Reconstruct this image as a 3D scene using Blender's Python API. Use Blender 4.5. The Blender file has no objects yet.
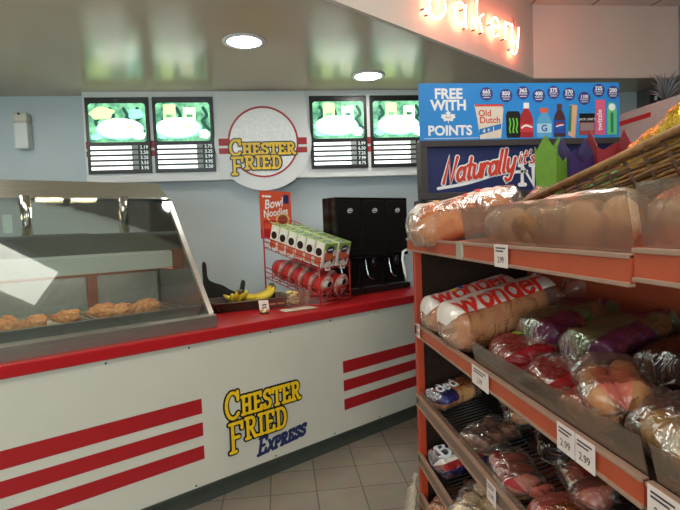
import bpy, bmesh, math, random
from mathutils import Vector, Matrix, noise
random.seed(7)
PI = math.pi
sc = bpy.context.scene
COL = sc.collection
R = math.radians

# ------------------------------------------------------------------ camera, world, light, exposure
def make_camera():
    F, pitch, roll, yaw = 515.0, R(3.1), R(2.15), R(6.75)
    cp, sp, cr, sr = math.cos(pitch), math.sin(pitch), math.cos(roll), math.sin(roll)
    cy, sy = math.cos(yaw), math.sin(yaw)
    Rr = Matrix(((cr, sr, 0), (-sr, cr, 0), (0, 0, 1)))
    Rp = Matrix(((1, 0, 0), (0, -sp, -cp), (0, cp, -sp)))
    Rz = Matrix(((cy, -sy, 0), (sy, cy, 0), (0, 0, 1)))
    M = Rr @ Rp @ Rz
    right, down, fwd = M[0], M[1], M[2]
    cam = bpy.data.cameras.new('camera'); o = bpy.data.objects.new('camera', cam); COL.objects.link(o)
    m = Matrix((right, -down, -fwd)).transposed().to_4x4(); m.translation = (0, 0, 1.6)
    o.matrix_world = m
    cam.sensor_width = 36; cam.lens = F / 680 * 36; cam.clip_start = .02; cam.clip_end = 60
    sc.camera = o
make_camera()
w = bpy.data.worlds.new('world'); sc.world = w; w.use_nodes = True
w.node_tree.nodes['Background'].inputs[0].default_value = (.75, .85, 1, 1)
w.node_tree.nodes['Background'].inputs[1].default_value = .6
sc.view_settings.view_transform = 'Standard'; sc.view_settings.look = 'None'
sc.view_settings.gamma = 1; sc.view_settings.use_curve_mapping = False
sc.view_settings.exposure = 0.3
K_TROFFER, K_SOFFIT_TROFFER, K_SPOT, K_NEON, K_MENU, K_DAY, K_CASE = 9.0, 4.0, 45.0, 32.0, 2.0, 140.0, 60.0
# daylight through the shop window behind the camera
dl = bpy.data.lights.new('daylight', 'AREA'); dl.shape = 'RECTANGLE'; dl.size = 2.4; dl.size_y = 1.7; dl.energy = K_DAY; dl.color = (.86, .94, 1)
do = bpy.data.objects.new('daylight', dl); COL.objects.link(do); do.location = (-1.5, -3.12, 1.75); do.rotation_euler = (R(90), 0, 0)

# ------------------------------------------------------------------ materials
def lin(c):
    return tuple(((v / 255) / 12.92 if v / 255 <= .04045 else ((v / 255 + .055) / 1.055) ** 2.4) for v in c)
MATS = {}
def mat(name, c, rough=.5, metal=0, var=.08, scale=30, bump=0, bscale=80, spec=.5, coat=0, c2=None, emit=0, alpha=1, stretch=None):
    if name in MATS: return MATS[name]
    m = bpy.data.materials.new(name); m.use_nodes = True; nt = m.node_tree; N = nt.nodes; L = nt.links
    b = N['Principled BSDF']; c = lin(c)
    b.inputs['Roughness'].default_value = rough; b.inputs['Metallic'].default_value = metal
    b.inputs['Specular IOR Level'].default_value = spec; b.inputs['Coat Weight'].default_value = coat
    tc = N.new('ShaderNodeTexCoord'); src = tc.outputs['Object']
    if stretch:
        mp = N.new('ShaderNodeMapping'); mp.inputs['Scale'].default_value = stretch; L.new(src, mp.inputs[0]); src = mp.outputs[0]
    no = N.new('ShaderNodeTexNoise'); no.inputs['Scale'].default_value = scale; no.inputs['Detail'].default_value = 4
    L.new(src, no.inputs['Vector'])
    rp = N.new('ShaderNodeValToRGB'); rp.color_ramp.elements[0].position = .3; rp.color_ramp.elements[1].position = .7
    d = lin(c2) if c2 else tuple(min(1, v * (1 + var)) for v in c)
    e = c if c2 else tuple(v * (1 - var) for v in c)
    rp.color_ramp.elements[0].color = (*e, 1); rp.color_ramp.elements[1].color = (*d, 1)
    L.new(no.outputs['Fac'], rp.inputs[0]); L.new(rp.outputs[0], b.inputs['Base Color'])
    if bump:
        n2 = N.new('ShaderNodeTexNoise'); n2.inputs['Scale'].default_value = bscale; n2.inputs['Detail'].default_value = 3; L.new(src, n2.inputs['Vector'])
        bp = N.new('ShaderNodeBump'); bp.inputs['Strength'].default_value = bump; bp.inputs['Distance'].default_value = .02
        L.new(n2.outputs['Fac'], bp.inputs['Height']); L.new(bp.outputs[0], b.inputs['Normal'])
    if emit:
        L.new(rp.outputs[0], b.inputs['Emission Color']); b.inputs['Emission Strength'].default_value = emit
    MATS[name] = m; return m
def film(name, tint=(255, 255, 255), body=.2, bodycol=(230, 220, 210), rough=.12, bump=.5, bscale=25, gloss=.5, var=0):
    """thin plastic film: see-through, with a share of print colour and a wrinkled gloss"""
    if name in MATS: return MATS[name]
    m = bpy.data.materials.new(name); m.use_nodes = True; nt = m.node_tree; N = nt.nodes; L = nt.links
    for n in list(N): N.remove(n)
    out = N.new('ShaderNodeOutputMaterial'); tr = N.new('ShaderNodeBsdfTransparent'); tr.inputs[0].default_value = (*lin(tint), 1)
    pb = N.new('ShaderNodeBsdfDiffuse'); pb.inputs[0].default_value = (*lin(bodycol), 1)
    gl = N.new('ShaderNodeBsdfGlossy'); gl.inputs['Roughness'].default_value = rough
    tc = N.new('ShaderNodeTexCoord'); n2 = N.new('ShaderNodeTexNoise'); n2.inputs['Scale'].default_value = bscale; n2.inputs['Detail'].default_value = 3
    n2.inputs['Distortion'].default_value = 1.2
    L.new(tc.outputs['Object'], n2.inputs['Vector'])
    bp = N.new('ShaderNodeBump'); bp.inputs['Strength'].default_value = bump; bp.inputs['Distance'].default_value = .03
    L.new(n2.outputs['Fac'], bp.inputs['Height']); L.new(bp.outputs[0], gl.inputs['Normal'])
    m1 = N.new('ShaderNodeMixShader'); m1.inputs[0].default_value = body; L.new(tr.outputs[0], m1.inputs[1]); L.new(pb.outputs[0], m1.inputs[2])
    fr = N.new('ShaderNodeFresnel'); fr.inputs[0].default_value = 1.5; L.new(bp.outputs[0], fr.inputs['Normal'])
    mu = N.new('ShaderNodeMath'); mu.operation = 'MULTIPLY_ADD'; mu.inputs[1].default_value = gloss; mu.inputs[2].default_value = .02 * gloss; mu.use_clamp = True
    L.new(fr.outputs[0], mu.inputs[0])
    m2 = N.new('ShaderNodeMixShader'); L.new(mu.outputs[0], m2.inputs[0]); L.new(m1.outputs[0], m2.inputs[1]); L.new(gl.outputs[0], m2.inputs[2])
    L.new(m2.outputs[0], out.inputs[0]); MATS[name] = m; return m
def glow(name, c, k):
    if name in MATS: return MATS[name]
    m = bpy.data.materials.new(name); m.use_nodes = True; N = m.node_tree.nodes; b = N['Principled BSDF']
    b.inputs['Base Color'].default_value = (*lin(c), 1); b.inputs['Emission Color'].default_value = (*lin(c), 1); b.inputs['Emission Strength'].default_value = k
    MATS[name] = m; return m
def tile_mat():
    m = bpy.data.materials.new('floor_tile'); m.use_nodes = True; nt = m.node_tree; N = nt.nodes; L = nt.links; b = N['Principled BSDF']
    tc = N.new('ShaderNodeTexCoord'); mp = N.new('ShaderNodeMapping'); mp.inputs['Location'].default_value = (.114, .02, 0)
    L.new(tc.outputs['Object'], mp.inputs[0])
    br = N.new('ShaderNodeTexBrick'); br.offset = 0; br.inputs['Scale'].default_value = 1; br.inputs['Brick Width'].default_value = .28; br.inputs['Row Height'].default_value = .28
    br.inputs['Mortar Size'].default_value = .004; br.inputs['Color1'].default_value = (*lin((146, 136, 122)), 1); br.inputs['Color2'].default_value = (*lin((136, 127, 114)), 1)
    br.inputs['Mortar'].default_value = (*lin((88, 82, 74)), 1); L.new(mp.outputs[0], br.inputs['Vector'])
    no = N.new('ShaderNodeTexNoise'); no.inputs['Scale'].default_value = 9; no.inputs['Detail'].default_value = 6; L.new(tc.outputs['Object'], no.inputs['Vector'])
    mx = N.new('ShaderNodeMixRGB'); mx.blend_type = 'OVERLAY'; mx.inputs[0].default_value = .25; L.new(br.outputs[0], mx.inputs[1]); L.new(no.outputs['Color'], mx.inputs[2])
    L.new(mx.outputs[0], b.inputs['Base Color']); b.inputs['Roughness'].default_value = .38; return m
def ceil_mat():
    m = bpy.data.materials.new('ceiling_tile'); m.use_nodes = True; nt = m.node_tree; N = nt.nodes; L = nt.links; b = N['Principled BSDF']
    tc = N.new('ShaderNodeTexCoord')
    br = N.new('ShaderNodeTexBrick'); br.offset = 0; br.inputs['Scale'].default_value = 1; br.inputs['Brick Width'].default_value = .6; br.inputs['Row Height'].default_value = 1.2
    br.inputs['Mortar Size'].default_value = .012; br.inputs['Color1'].default_value = (.72, .68, .63, 1); br.inputs['Color2'].default_value = (.7, .66, .61, 1)
    br.inputs['Mortar'].default_value = (.3, .2, .17, 1); L.new(tc.outputs['Object'], br.inputs['Vector']); L.new(br.outputs[0], b.inputs['Base Color'])
    b.inputs['Roughness'].default_value = .9; return m

WALL = mat('wall_paint', (188, 200, 204), .6, var=.02, scale=3)
WHITE = mat('white_laminate', (210, 205, 190), .35, var=.015, scale=4)
PANELW = mat('white_sign_panel', (222, 224, 222), .4, var=.015, scale=4)
SOFFIT = mat('beige_gloss_paint', (196, 180, 152), .22, var=.03, scale=2, spec=.6)
FASCIA = mat('fascia_paint', (222, 214, 202), .6, var=.015, scale=3)
RED = mat('red_laminate', (178, 28, 34), .3, var=.04, scale=12)
REDV = mat('red_vinyl', (172, 26, 32), .45, var=.03, scale=12)
KICK = mat('dark_kick', (66, 70, 62), .5, var=.1, scale=9)
STEEL = mat('brushed_steel', (176, 172, 162), .34, metal=.85, var=.08, scale=6, stretch=(1, 1, 30))
STEELD = mat('dull_steel', (128, 132, 130), .4, metal=.7, var=.08, scale=7)
CHROME = mat('chrome', (215, 215, 215), .12, metal=1, var=.03)
BLACK = mat('black_plastic', (24, 22, 22), .35, var=.1)
BLACKG = mat('black_gloss', (20, 18, 18), .2, var=.1)
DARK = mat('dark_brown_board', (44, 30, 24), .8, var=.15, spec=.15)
ORANGE = mat('orange_metal', (178, 76, 44), .45, var=.06, scale=14)
POST = mat('red_orange_metal', (180, 62, 32), .45, var=.06, scale=14)
LIP = mat('pinkish_grey_plastic', (158, 124, 104), .4, var=.05)
TAGW = mat('price_card', (225, 205, 196), .6, var=.03)
INK = mat('ink', (58, 48, 48), .7, var=.05)
YEL = mat('yellow_letter', (240, 196, 30), .4, var=.04)
NAVY = mat('navy_print', (34, 44, 92), .4, var=.05)
WPRINT = mat('white_print', (240, 240, 240), .5, var=.01)
GUARD = film('guard_plastic', (230, 216, 204), .17, (176, 148, 128), .14, .03, 6, .22)
GLASS = film('case_glass', (248, 253, 250), .02, (150, 160, 160), .02, .01, 2, .9)
CLEAR = film('clear_film', (255, 250, 245), .07, (240, 222, 205), .2, .55, 14, .55)
CLEARW = film('frosted_film', (255, 250, 245), .26, (246, 228, 210), .22, .4, 10, .4)

# ------------------------------------------------------------------ mesh helpers
class MB:
    def __init__(s): s.v = []; s.f = []; s.m = []; s.mats = []; s.cur = 0; s.smooth = []
        
    def mat(s, m):
        if m not in s.mats: s.mats.append(m)
        s.cur = s.mats.index(m); return s
    def add(s, vs, fs, smooth=False, mids=None):
        o = len(s.v); s.v += [tuple(v) for v in vs]
        for i, f in enumerate(fs):
            s.f.append([o + k for k in f]); s.m.append(mids[i] if mids else s.cur); s.smooth.append(smooth)
        return s
    def box(s, x0, x1, y0, y1, z0, z1, bev=0, M=None, seg=2):
        if bev <= 0:
            vs = [Vector((x, y, z)) for z in (z0, z1) for y in (y0, y1) for x in (x0, x1)]
            fs = [(0, 2, 3, 1), (4, 5, 7, 6), (0, 1, 5, 4), (2, 6, 7, 3), (0, 4, 6, 2), (1, 3, 7, 5)]
        else:
            bm = bmesh.new(); bmesh.ops.create_cube(bm, size=1)
            for v in bm.verts: v.co = Vector(((x0 + x1) / 2 + v.co.x * (x1 - x0), (y0 + y1) / 2 + v.co.y * (y1 - y0), (z0 + z1) / 2 + v.co.z * (z1 - z0)))
            bmesh.ops.bevel(bm, geom=bm.edges[:], offset=bev, segments=seg, affect='EDGES', profile=.6)
            bm.verts.index_update(); vs = [v.co.copy() for v in bm.verts]; fs = [[v.index for v in f.verts] for f in bm.faces]; bm.free()
        if M: vs = [M @ v for v in vs]
        return s.add(vs, fs)
    def prism(s, poly, axis, a, b):
        """poly: 2D points in the plane across axis ('x': (y,z), 'y': (x,z), 'z': (x,y))"""
        def P(p, t): return {'x': (t, p[0], p[1]), 'y': (p[0], t, p[1]), 'z': (p[0], p[1], t)}[axis]
        n = len(poly); vs = [P(p, a) for p in poly] + [P(p, b) for p in poly]
        fs = [list(range(n))[::-1], list(range(n, 2 * n))] + [(i, (i + 1) % n, n + (i + 1) % n, n + i) for i in range(n)]
        return s.add(vs, fs)
    def tube(s, pts, r, n=8, closed=False, caps=True):
        pts = [Vector(p) for p in pts]; k = len(pts); rs = r if isinstance(r, (list, tuple)) else [r] * k
        vs = []; fs = []; up = None
        for i, p in enumerate(pts):
            if closed: t = pts[(i + 1) % k] - pts[i - 1]
            else: t = pts[min(i + 1, k - 1)] - pts[max(i - 1, 0)]
            t = t.normalized() if t.length > 1e-9 else Vector((0, 0, 1))
            if up is None: up = Vector((0, 0, 1)) if abs(t.z) < .9 else Vector((1, 0, 0))
            a = t.cross(up)
            a = a.normalized() if a.length > 1e-6 else t.orthogonal().normalized()
            b = a.cross(t).normalized(); up = b
            for j in range(n):
                q = 2 * PI * j / n; vs.append(p + (a * math.cos(q) + b * math.sin(q)) * rs[i])
        for i in range(k if closed else k - 1):
            i2 = (i + 1) % k
            for j in range(n): fs.append((i * n + j, i * n + (j + 1) % n, i2 * n + (j + 1) % n, i2 * n + j))
        if caps and not closed: fs += [list(range(n))[::-1], list(range((k - 1) * n, k * n))]
        return s.add(vs, fs, True)
    def lathe(s, prof, n=24, M=None, cap=True):
        vs = []; fs = []; k = len(prof)
        for r, z in prof:
            for j in range(n): q = 2 * PI * j / n; vs.append(Vector((r * math.cos(q), r * math.sin(q), z)))
        for i in range(k - 1):
            for j in range(n): fs.append((i * n + j, i * n + (j + 1) % n, (i + 1) * n + (j + 1) % n, (i + 1) * n + j))
        if cap: fs += [list(range(n))[::-1], list(range((k - 1) * n, k * n))]
        if M: vs = [M @ v for v in vs]
        return s.add(vs, fs, True)
    def grid(s, fn, nu, nv, wrapv=False, matfn=None):
        vs = [fn(i / nu, j / nv) for i in range(nu + 1) for j in range(nv if wrapv else nv + 1)]
        w_ = nv if wrapv else nv + 1; fs = []; mids = []
        for i in range(nu):
            for j in range(nv):
                j2 = (j + 1) % w_ if wrapv else j + 1
                fs.append((i * w_ + j, (i + 1) * w_ + j, (i + 1) * w_ + j2, i * w_ + j2)); mids.append(matfn((i + .5) / nu, (j + .5) / nv) if matfn else s.cur)
        return s.add(vs, fs, True, mids)
    def blob(s, c, rx, ry, rz, amp=.1, fr=3, seed=0, nu=10, nv=14, M=None, flat=0):
        c = Vector(c)
        def fn(u, v):
            th = PI * u; ph = 2 * PI * v
            d = Vector((math.sin(th) * math.cos(ph), math.sin(th) * math.sin(ph), math.cos(th)))
            k = 1 + amp * noise.noise(d * fr + Vector((seed * 7.3, seed * 1.7, seed)))
            z = d.z * rz * k
            if flat and d.z < 0: z *= flat
            p = Vector((d.x * rx * k, d.y * ry * k, z))
            return (M @ p if M else p) + c
        return s.grid(fn, nu, nv, True)
    def build(s, name, parent=None, mats=None, loc=None, rot=None):
        me = bpy.data.meshes.new(name); me.from_pydata(s.v, [], s.f)
        for m in (s.mats or mats or []): me.materials.append(m)
        me.polygons.foreach_set('material_index', s.m); me.polygons.foreach_set('use_smooth', s.smooth); me.update()
        o = bpy.data.objects.new(name, me); COL.objects.link(o)
        if parent: o.parent = parent
        if loc: o.location = loc
        if rot: o.rotation_euler = rot
        return o
def thing(name, label, cat, loc=(0, 0, 0), rot=(0, 0, 0), group=None):
    o = bpy.data.objects.new(name, None); COL.objects.link(o); o.location = loc
    o.rotation_euler = (0, 0, rot) if isinstance(rot, (int, float)) else tuple(rot)
    return tag(o, label, cat, group)
def tag(o, label, cat, group=None):
    o['label'] = label; o['category'] = cat
    if group: o['group'] = group
    return o
def struct(o): o['kind'] = 'structure'; return o
def kids(o): return [c for c in bpy.data.objects if c.parent == o]
def dup(root, loc=None, rot=None, label=None):
    c = root.copy(); COL.objects.link(c)
    if loc is not None: c.location = loc
    if rot is not None: c.rotation_euler = tuple(rot)
    if label: c['label'] = label
    for ch in kids(root):
        d = ch.copy(); COL.objects.link(d); d.parent = c
        for g in kids(ch):
            e = g.copy(); COL.objects.link(e); e.parent = d
    return c

# ------------------------------------------------------------------ lettering
def arc(cx, cy, rx, ry, a0, a1, n=10): return [(cx + rx * math.cos(R(a0 + (a1 - a0) * i / n)), cy + ry * math.sin(R(a0 + (a1 - a0) * i / n))) for i in range(n + 1)]
def sm(p, n=5):
    q = []; P = [p[0]] + list(p) + [p[-1]]
    for i in range(1, len(P) - 2):
        for k in range(n):
            t = k / n; a, b, c, d = P[i - 1], P[i], P[i + 1], P[i + 2]
            q.append(tuple(.5 * (2 * b[j] + (c[j] - a[j]) * t + (2 * a[j] - 5 * b[j] + 4 * c[j] - d[j]) * t * t + (3 * b[j] - a[j] - 3 * c[j] + d[j]) * t ** 3) for j in (0, 1)))
    q.append(tuple(p[-1])); return q
def sf(x, y, w_=.13): return [(x - w_, y), (x + w_, y)]
SLAB = {
 'C': (.82, [arc(.44, .5, .34, .42, 42, 318, 14), [(.7, .93), (.7, .66)]]),
 'H': (.9, [[(.2, .07), (.2, .93)], [(.68, .07), (.68, .93)], [(.2, .5), (.68, .5)], sf(.2, .07), sf(.2, .93), sf(.68, .07), sf(.68, .93)]),
 'E': (.78, [[(.2, .07), (.2, .93)], [(.07, .93), (.64, .93), (.64, .76)], [(.2, .5), (.5, .5)], [(.07, .07), (.66, .07), (.66, .26)]]),
 'S': (.76, [sm([(.62, .76), (.5, .91), (.3, .92), (.14, .76), (.22, .58), (.5, .46), (.63, .28), (.48, .08), (.25, .08), (.12, .26)]), [(.63, .93), (.63, .74)], [(.11, .07), (.11, .26)]]),
 'T': (.8, [[(.4, .07), (.4, .93)], [(.08, .74), (.08, .93), (.72, .93), (.72, .74)], sf(.4, .07)]),
 'R': (.88, [[(.2, .07), (.2, .93)], [(.07, .93), (.45, .93)] + arc(.45, .72, .2, .21, 90, -90, 6) + [(.2, .51)], [(.4, .5), (.68, .07), (.82, .07)], sf(.2, .07)]),
 'F': (.76, [[(.2, .07), (.2, .93)], [(.07, .93), (.66, .93), (.66, .74)], [(.2, .5), (.5, .5)], sf(.2, .07)]),
 'I': (.42, [[(.21, .07), (.21, .93)], sf(.21, .07), sf(.21, .93)]),
 'D': (.86, [[(.2, .07), (.2, .93)], [(.07, .93), (.4, .93)] + arc(.4, .5, .32, .43, 90, -90, 10) + [(.07, .07)]]),
 'X': (.8, [[(.1, .07), (.68, .93)], [(.1, .93), (.68, .07)]]),
 'P': (.8, [[(.2, .07), (.2, .93)], [(.07, .93), (.45, .93)] + arc(.45, .7, .22, .23, 90, -90, 6) + [(.2, .47)], sf(.2, .07)]),
 'N': (.9, [[(.18, .07), (.18, .93), (.7, .07), (.7, .93)], sf(.18, .07), sf(.7, .93), [(.05, .93), (.18, .93)]]),
 'u': (.8, [[(.05, .62), (.18, .62), (.18, .2)] + arc(.4, .24, .2, .19, 190, 350, 6) + [(.6, .62)], [(.6, .62), (.6, .07), (.74, .07)]]),
}
LOW = {
 'a': (.62, [arc(.28, .28, .22, .28, 30, 330, 12), [(.52, .56), (.52, .06), (.6, 0)]]),
 'o': (.6, [arc(.3, .28, .24, .28, 0, 360, 14)]),
 'n': (.6, [[(.08, 0), (.08, .56)], sm([(.08, .36), (.2, .54), (.38, .55), (.48, .4), (.48, 0)])]),
 'd': (.62, [arc(.28, .28, .22, .28, 30, 330, 12), [(.52, 1), (.52, 0)]]),
 'e': (.58, [[(.07, .3), (.5, .3)] + arc(.28, .28, .22, .28, 5, 320, 14)]),
 'r': (.46, [[(.08, 0), (.08, .56)], sm([(.08, .34), (.18, .52), (.32, .56), (.42, .52)])]),
 'w': (.84, [[(.05, .56), (.22, .02), (.4, .5), (.58, .02), (.76, .56)]]),
 'W': (.95, [[(.05, .66), (.24, .02), (.45, .58), (.66, .02), (.86, .66)]]),
 't': (.44, [[(.2, .92), (.2, .12), (.28, 0), (.4, .04)], [(.03, .6), (.4, .6)]]),
 'u': (.6, [sm([(.08, .56), (.08, .18), (.2, .01), (.36, .02), (.48, .2)]), [(.5, .56), (.5, .05), (.58, 0)]]),
 'l': (.28, [[(.1, 1), (.1, .1), (.2, 0)]]),
 'y': (.6, [sm([(.06, .56), (.08, .2), (.2, .02), (.36, .04), (.48, .24)]), [(.52, .56), (.5, .0), (.4, -.32), (.2, -.38), (.06, -.26)]]),
 'i': (.26, [[(.1, .56), (.1, .1), (.2, 0)], [(.1, .76), (.1, .8)]]),
 's': (.46, [sm([(.4, .5), (.22, .57), (.08, .44), (.2, .3), (.38, .18), (.26, .0), (.04, .05)])]),
 'k': (.56, [[(.08, 0), (.08, 1)], [(.46, .56), (.1, .24)], [(.22, .34), (.48, 0)]]),
 'B': (.8, [[(.14, 0), (.14, 1)], sm([(.02, .86), (.14, 1.0), (.45, 1.02), (.6, .8), (.45, .56), (.2, .52)]), sm([(.2, .52), (.55, .5), (.7, .25), (.5, .0), (.14, 0), (.0, .08)])]),
 'N': (.86, [[(.06, 0), (.16, 1.0), (.56, .02), (.72, 1.05)]]),
 "'": (.2, [[(.1, 1), (.06, .8)]]), ' ': (.35, []),
}
def layout(txt, font, size, slant=0, gap=.04, sizes=None, curve=None):
    """list of polylines in metres, and the total width"""
    x = 0; out = []
    for i, ch in enumerate(txt):
        k = sizes[i] if sizes else 1
        wd, pl = font[ch]
        for p in pl: out.append([((x + a * k + slant * b * k) * size, b * k * size) for a, b in p])
        x += (wd + gap) * k
    return out, x * size
def ribbon(mb, pls, width, fn, sub=None, lift=1.5e-4):
    """flat strokes, fn(x, y) gives the place in the part's own space; each stroke is one strip with round ends, laid over the stroke before it"""
    for si, p in enumerate(pls):
        q = []
        for i in range(len(p) - 1):
            a, b = p[i], p[i + 1]; d = math.hypot(b[0] - a[0], b[1] - a[1])
            if d < 1e-6: continue
            n = max(1, int(d / sub)) if sub else 1
            for k in range(n): q.append((a[0] + (b[0] - a[0]) * k / n, a[1] + (b[1] - a[1]) * k / n))
        q.append(p[-1]); h = width / 2; m = len(q)
        closed = m > 3 and math.hypot(q[0][0] - q[-1][0], q[0][1] - q[-1][1]) < 1e-5
        e = width * .2 + 1e-5
        def P(x, y, c):
            o = Vector(fn(x, y)); nx = Vector(fn(x + e, y)) - o; ny = Vector(fn(x, y + e)) - o; n_ = nx.cross(ny)
            return o + n_.normalized() * (lift * (si + c)) if n_.length > 1e-14 else o
        T = []
        for i in range(m - 1):
            d = math.hypot(q[i + 1][0] - q[i][0], q[i + 1][1] - q[i][1]); T.append(((q[i + 1][0] - q[i][0]) / d, (q[i + 1][1] - q[i][1]) / d))
        Ls = []; Rs = []
        for i in range(m):
            a = T[i - 1] if i > 0 else (T[-1] if closed else T[0]); b = T[i] if i < m - 1 else (T[0] if closed else T[-1])
            nx, ny = -(a[1] + b[1]), a[0] + b[0]; l = math.hypot(nx, ny)
            if l < .3: nx, ny, l = -a[1], a[0], 1
            nx /= l; ny /= l; c = max(.45, nx * -a[1] + ny * a[0]); w2 = h / c
            Ls.append((q[i][0] + nx * w2, q[i][1] + ny * w2)); Rs.append((q[i][0] - nx * w2, q[i][1] - ny * w2))
        vs = []; fs = []
        for i in range(m): vs += [P(*Ls[i], 0), P(*Rs[i], 0)]
        fs = [(2 * i, 2 * i + 1, 2 * i + 3, 2 * i + 2) for i in range(m - 1)]
        if not closed:
            for end, t in ((0, T[0]), (m - 1, T[-1])):
                sg = -1 if end == 0 else 1; a0 = math.atan2(t[1], t[0]) + (PI if end == 0 else 0); o = len(vs); pts = []
                for k in range(7):
                    an = a0 - PI / 2 + PI * k / 6; pts.append(P(q[end][0] + h * math.cos(an), q[end][1] + h * math.sin(an), 0))
                vs += pts; fs.append(tuple(range(o, o + 7)))
        mb.add(vs, fs)
_tc = {}
def text2d(t, bold=0):
    key = (t, bold)
    if key in _tc: return _tc[key]
    cu = bpy.data.curves.new('t', 'FONT'); cu.body = t; cu.size = 1; cu.offset = bold; cu.resolution_u = 3; cu.align_x = 'CENTER'
    o = bpy.data.objects.new('t', cu); COL.objects.link(o); dg = bpy.context.evaluated_depsgraph_get(); dg.update()
    me = bpy.data.meshes.new_from_object(o.evaluated_get(dg))
    r = ([(v.co.x, v.co.y) for v in me.vertices], [list(p.vertices) for p in me.polygons])
    bpy.data.objects.remove(o); bpy.data.curves.remove(cu); bpy.data.meshes.remove(me); _tc[key] = r; return r
def text(mb, t, size, fn, bold=0, sx=1):
    v, f = text2d(t, bold); mb.add([fn(x * size * sx, y * size) for x, y in v], f)
def poly(mb, pts, fn): mb.add([fn(*p) for p in pts], [tuple(range(len(pts)))])
def rect(mb, x0, x1, y0, y1, fn): poly(mb, [(x0, y0), (x1, y0), (x1, y1), (x0, y1)], fn)
def disc(mb, cx, cy, r, fn, n=28, ry=None): poly(mb, [(cx + r * math.cos(2 * PI * k / n), cy + (ry or r) * math.sin(2 * PI * k / n)) for k in range(n)], fn)
def front(y, x0=0, z0=0): return lambda a, b: (x0 + a, y, z0 + b)          # a print on a face looking to -y

# ------------------------------------------------------------------ the room
A = R(33.8); EX = Vector((math.cos(A), math.sin(A), 0)); EN = Vector((math.sin(A), -math.cos(A), 0)); P0 = Vector((1.044, 4.051, 0))
def CT(s_, t, z): return P0 + EX * s_ - EN * t + Vector((0, 0, z))
ZS, ZC = 2.915, 3.58
XL, XR, YB, YF = -2.75, 3.88, 5.14, -3.0
TILE = tile_mat()
struct(MB().mat(TILE).box(XL - .1, XR + .1, YF - .1, YB + .1, -.1, 0).build('floor'))
struct(MB().mat(ceil_mat()).box(XL - .1, XR + .1, YF - .1, YB + .1, ZC, ZC + .1).build('ceiling'))
struct(MB().mat(WALL).box(XL - .1, XR + .1, YB, YB + .1, 0, ZC).build('wall_back'))
struct(MB().mat(WALL).box(XL - .1, XL, YF, YB, 0, ZC).build('wall_left'))
struct(MB().mat(mat('wall_grey', (150, 156, 156), .6, var=.03)).box(XR, XR + .1, YF, YB, 0, ZC).build('wall_right'))
wf = MB().mat(WALL)
wf.box(XL, -2.75 + .02, YF - .1, YF, 0, ZC); wf.box(-2.75, -.25, YF - .1, YF, 0, .85); wf.box(-2.75, -.25, YF - .1, YF, 2.65, ZC); wf.box(-.25, XR, YF - .1, YF, 0, ZC)
struct(wf.build('wall_front'))
wn = struct(MB().mat(GLASS).box(-2.72, -.25, YF - .06, YF - .05, .85, 2.65).build('window_1'))
fr = MB().mat(STEELD)
for x in (-2.72, -1.5, -.29): fr.box(x, x + .05, YF - .09, YF - .02, .85, 2.65)
for z in (.85, 2.6): fr.box(-2.72, -.25, YF - .09, YF - .02, z, z + .05)
fr.build('window_frame', wn)
# lowered ceiling over the kitchen and its two fascias
f0 = Vector((-2.75, .668)); f1 = Vector((2.409, 4.642)); f2 = Vector((3.88, 4.632))
so = MB().mat(SOFFIT); plan = [tuple(f0), tuple(f1), tuple(f2), (3.88, YB), (-2.75, YB)]
so.prism(plan, 'z', ZS, ZS + .05); struct(so.build('trim_1'))
fa = MB().mat(FASCIA); dn = Vector((.6101, -.7923)) * .03
fa.prism([tuple(f0), tuple(f0 + dn), tuple(f1 + Vector((.012, -.03))), tuple(f1)], 'z', ZS - .002, ZC); struct(fa.build('trim_2'))
fb = MB().mat(FASCIA); fb.prism([tuple(f1), tuple(f1 + Vector((.012, -.03))), (3.88, 4.602), (3.88, 4.632)], 'z', ZS - .002, ZC)
struct(fb.build('trim_3'))
struct(MB().mat(mat('dark_grey_trim', (96, 98, 94), .6)).box(XR - .03, XR, 3.0, YB, 2.72, ZS).build('trim_4'))

# ------------------------------------------------------------------ lamps
def troffer(x0, x1, y0, y1, z, k, label, name='ceiling_light', grp=None):
    t = thing(name, label, 'light', ((x0 + x1) / 2, (y0 + y1) / 2, z), 0, grp); a, b = (x1 - x0) / 2, (y1 - y0) / 2
    f = MB().mat(PANELW)
    for s_ in (-1, 1):
        f.box(-a, a, s_ * b - .02, s_ * b + .02, -.025, -.001); f.box(s_ * a - .02, s_ * a + .02, -b, b, -.025, -.001)
    f.build('frame', t)
    MB().mat(glow('diffuser_%g' % k, (255, 250, 238), k)).box(-a + .02, a - .02, -b + .02, b - .02, -.018, -.006).build('diffuser', t); return t
troffer(-1.9, -.60, 2.345, 2.70, ZS, K_SOFFIT_TROFFER, 'long fluorescent light set in the lowered ceiling over the glass food case')
troffer(-2.55, -1.95, 2.9, 3.9, ZS, K_TROFFER, 'added fluorescent light out of view by the left wall, brightening the back wall')  # fill light added out of view to lift the dim back wall
for x, y, l in ((-1.9, -.6, 'fluorescent ceiling light nearest the front window'), (.2, .6, 'fluorescent ceiling light over the open floor in the middle'), (1.7, 2.3, 'fluorescent ceiling light above the bread shelves'), (1.9, -.8, 'fluorescent ceiling light near the right wall behind the camera')):
    troffer(x - .3, x + .3, y - .6, y + .6, ZC, K_TROFFER, l, grp='fluorescent ceiling lights')
def spot(x, y, label):
    t = thing('recessed_spotlight', label, 'light', (x, y, ZS), 0, 'recessed spotlights in the lowered ceiling')
    MB().mat(PANELW).lathe([(.112, -.001), (.15, -.001), (.15, -.009), (.118, -.012), (.112, -.001)], 32, cap=False).build('trim_ring', t)
    MB().mat(glow('spot_lens', (255, 250, 245), K_SPOT)).lathe([(.001, -.006), (.112, -.006), (.112, -.003), (.001, -.003)], 32).build('lens', t)
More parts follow.
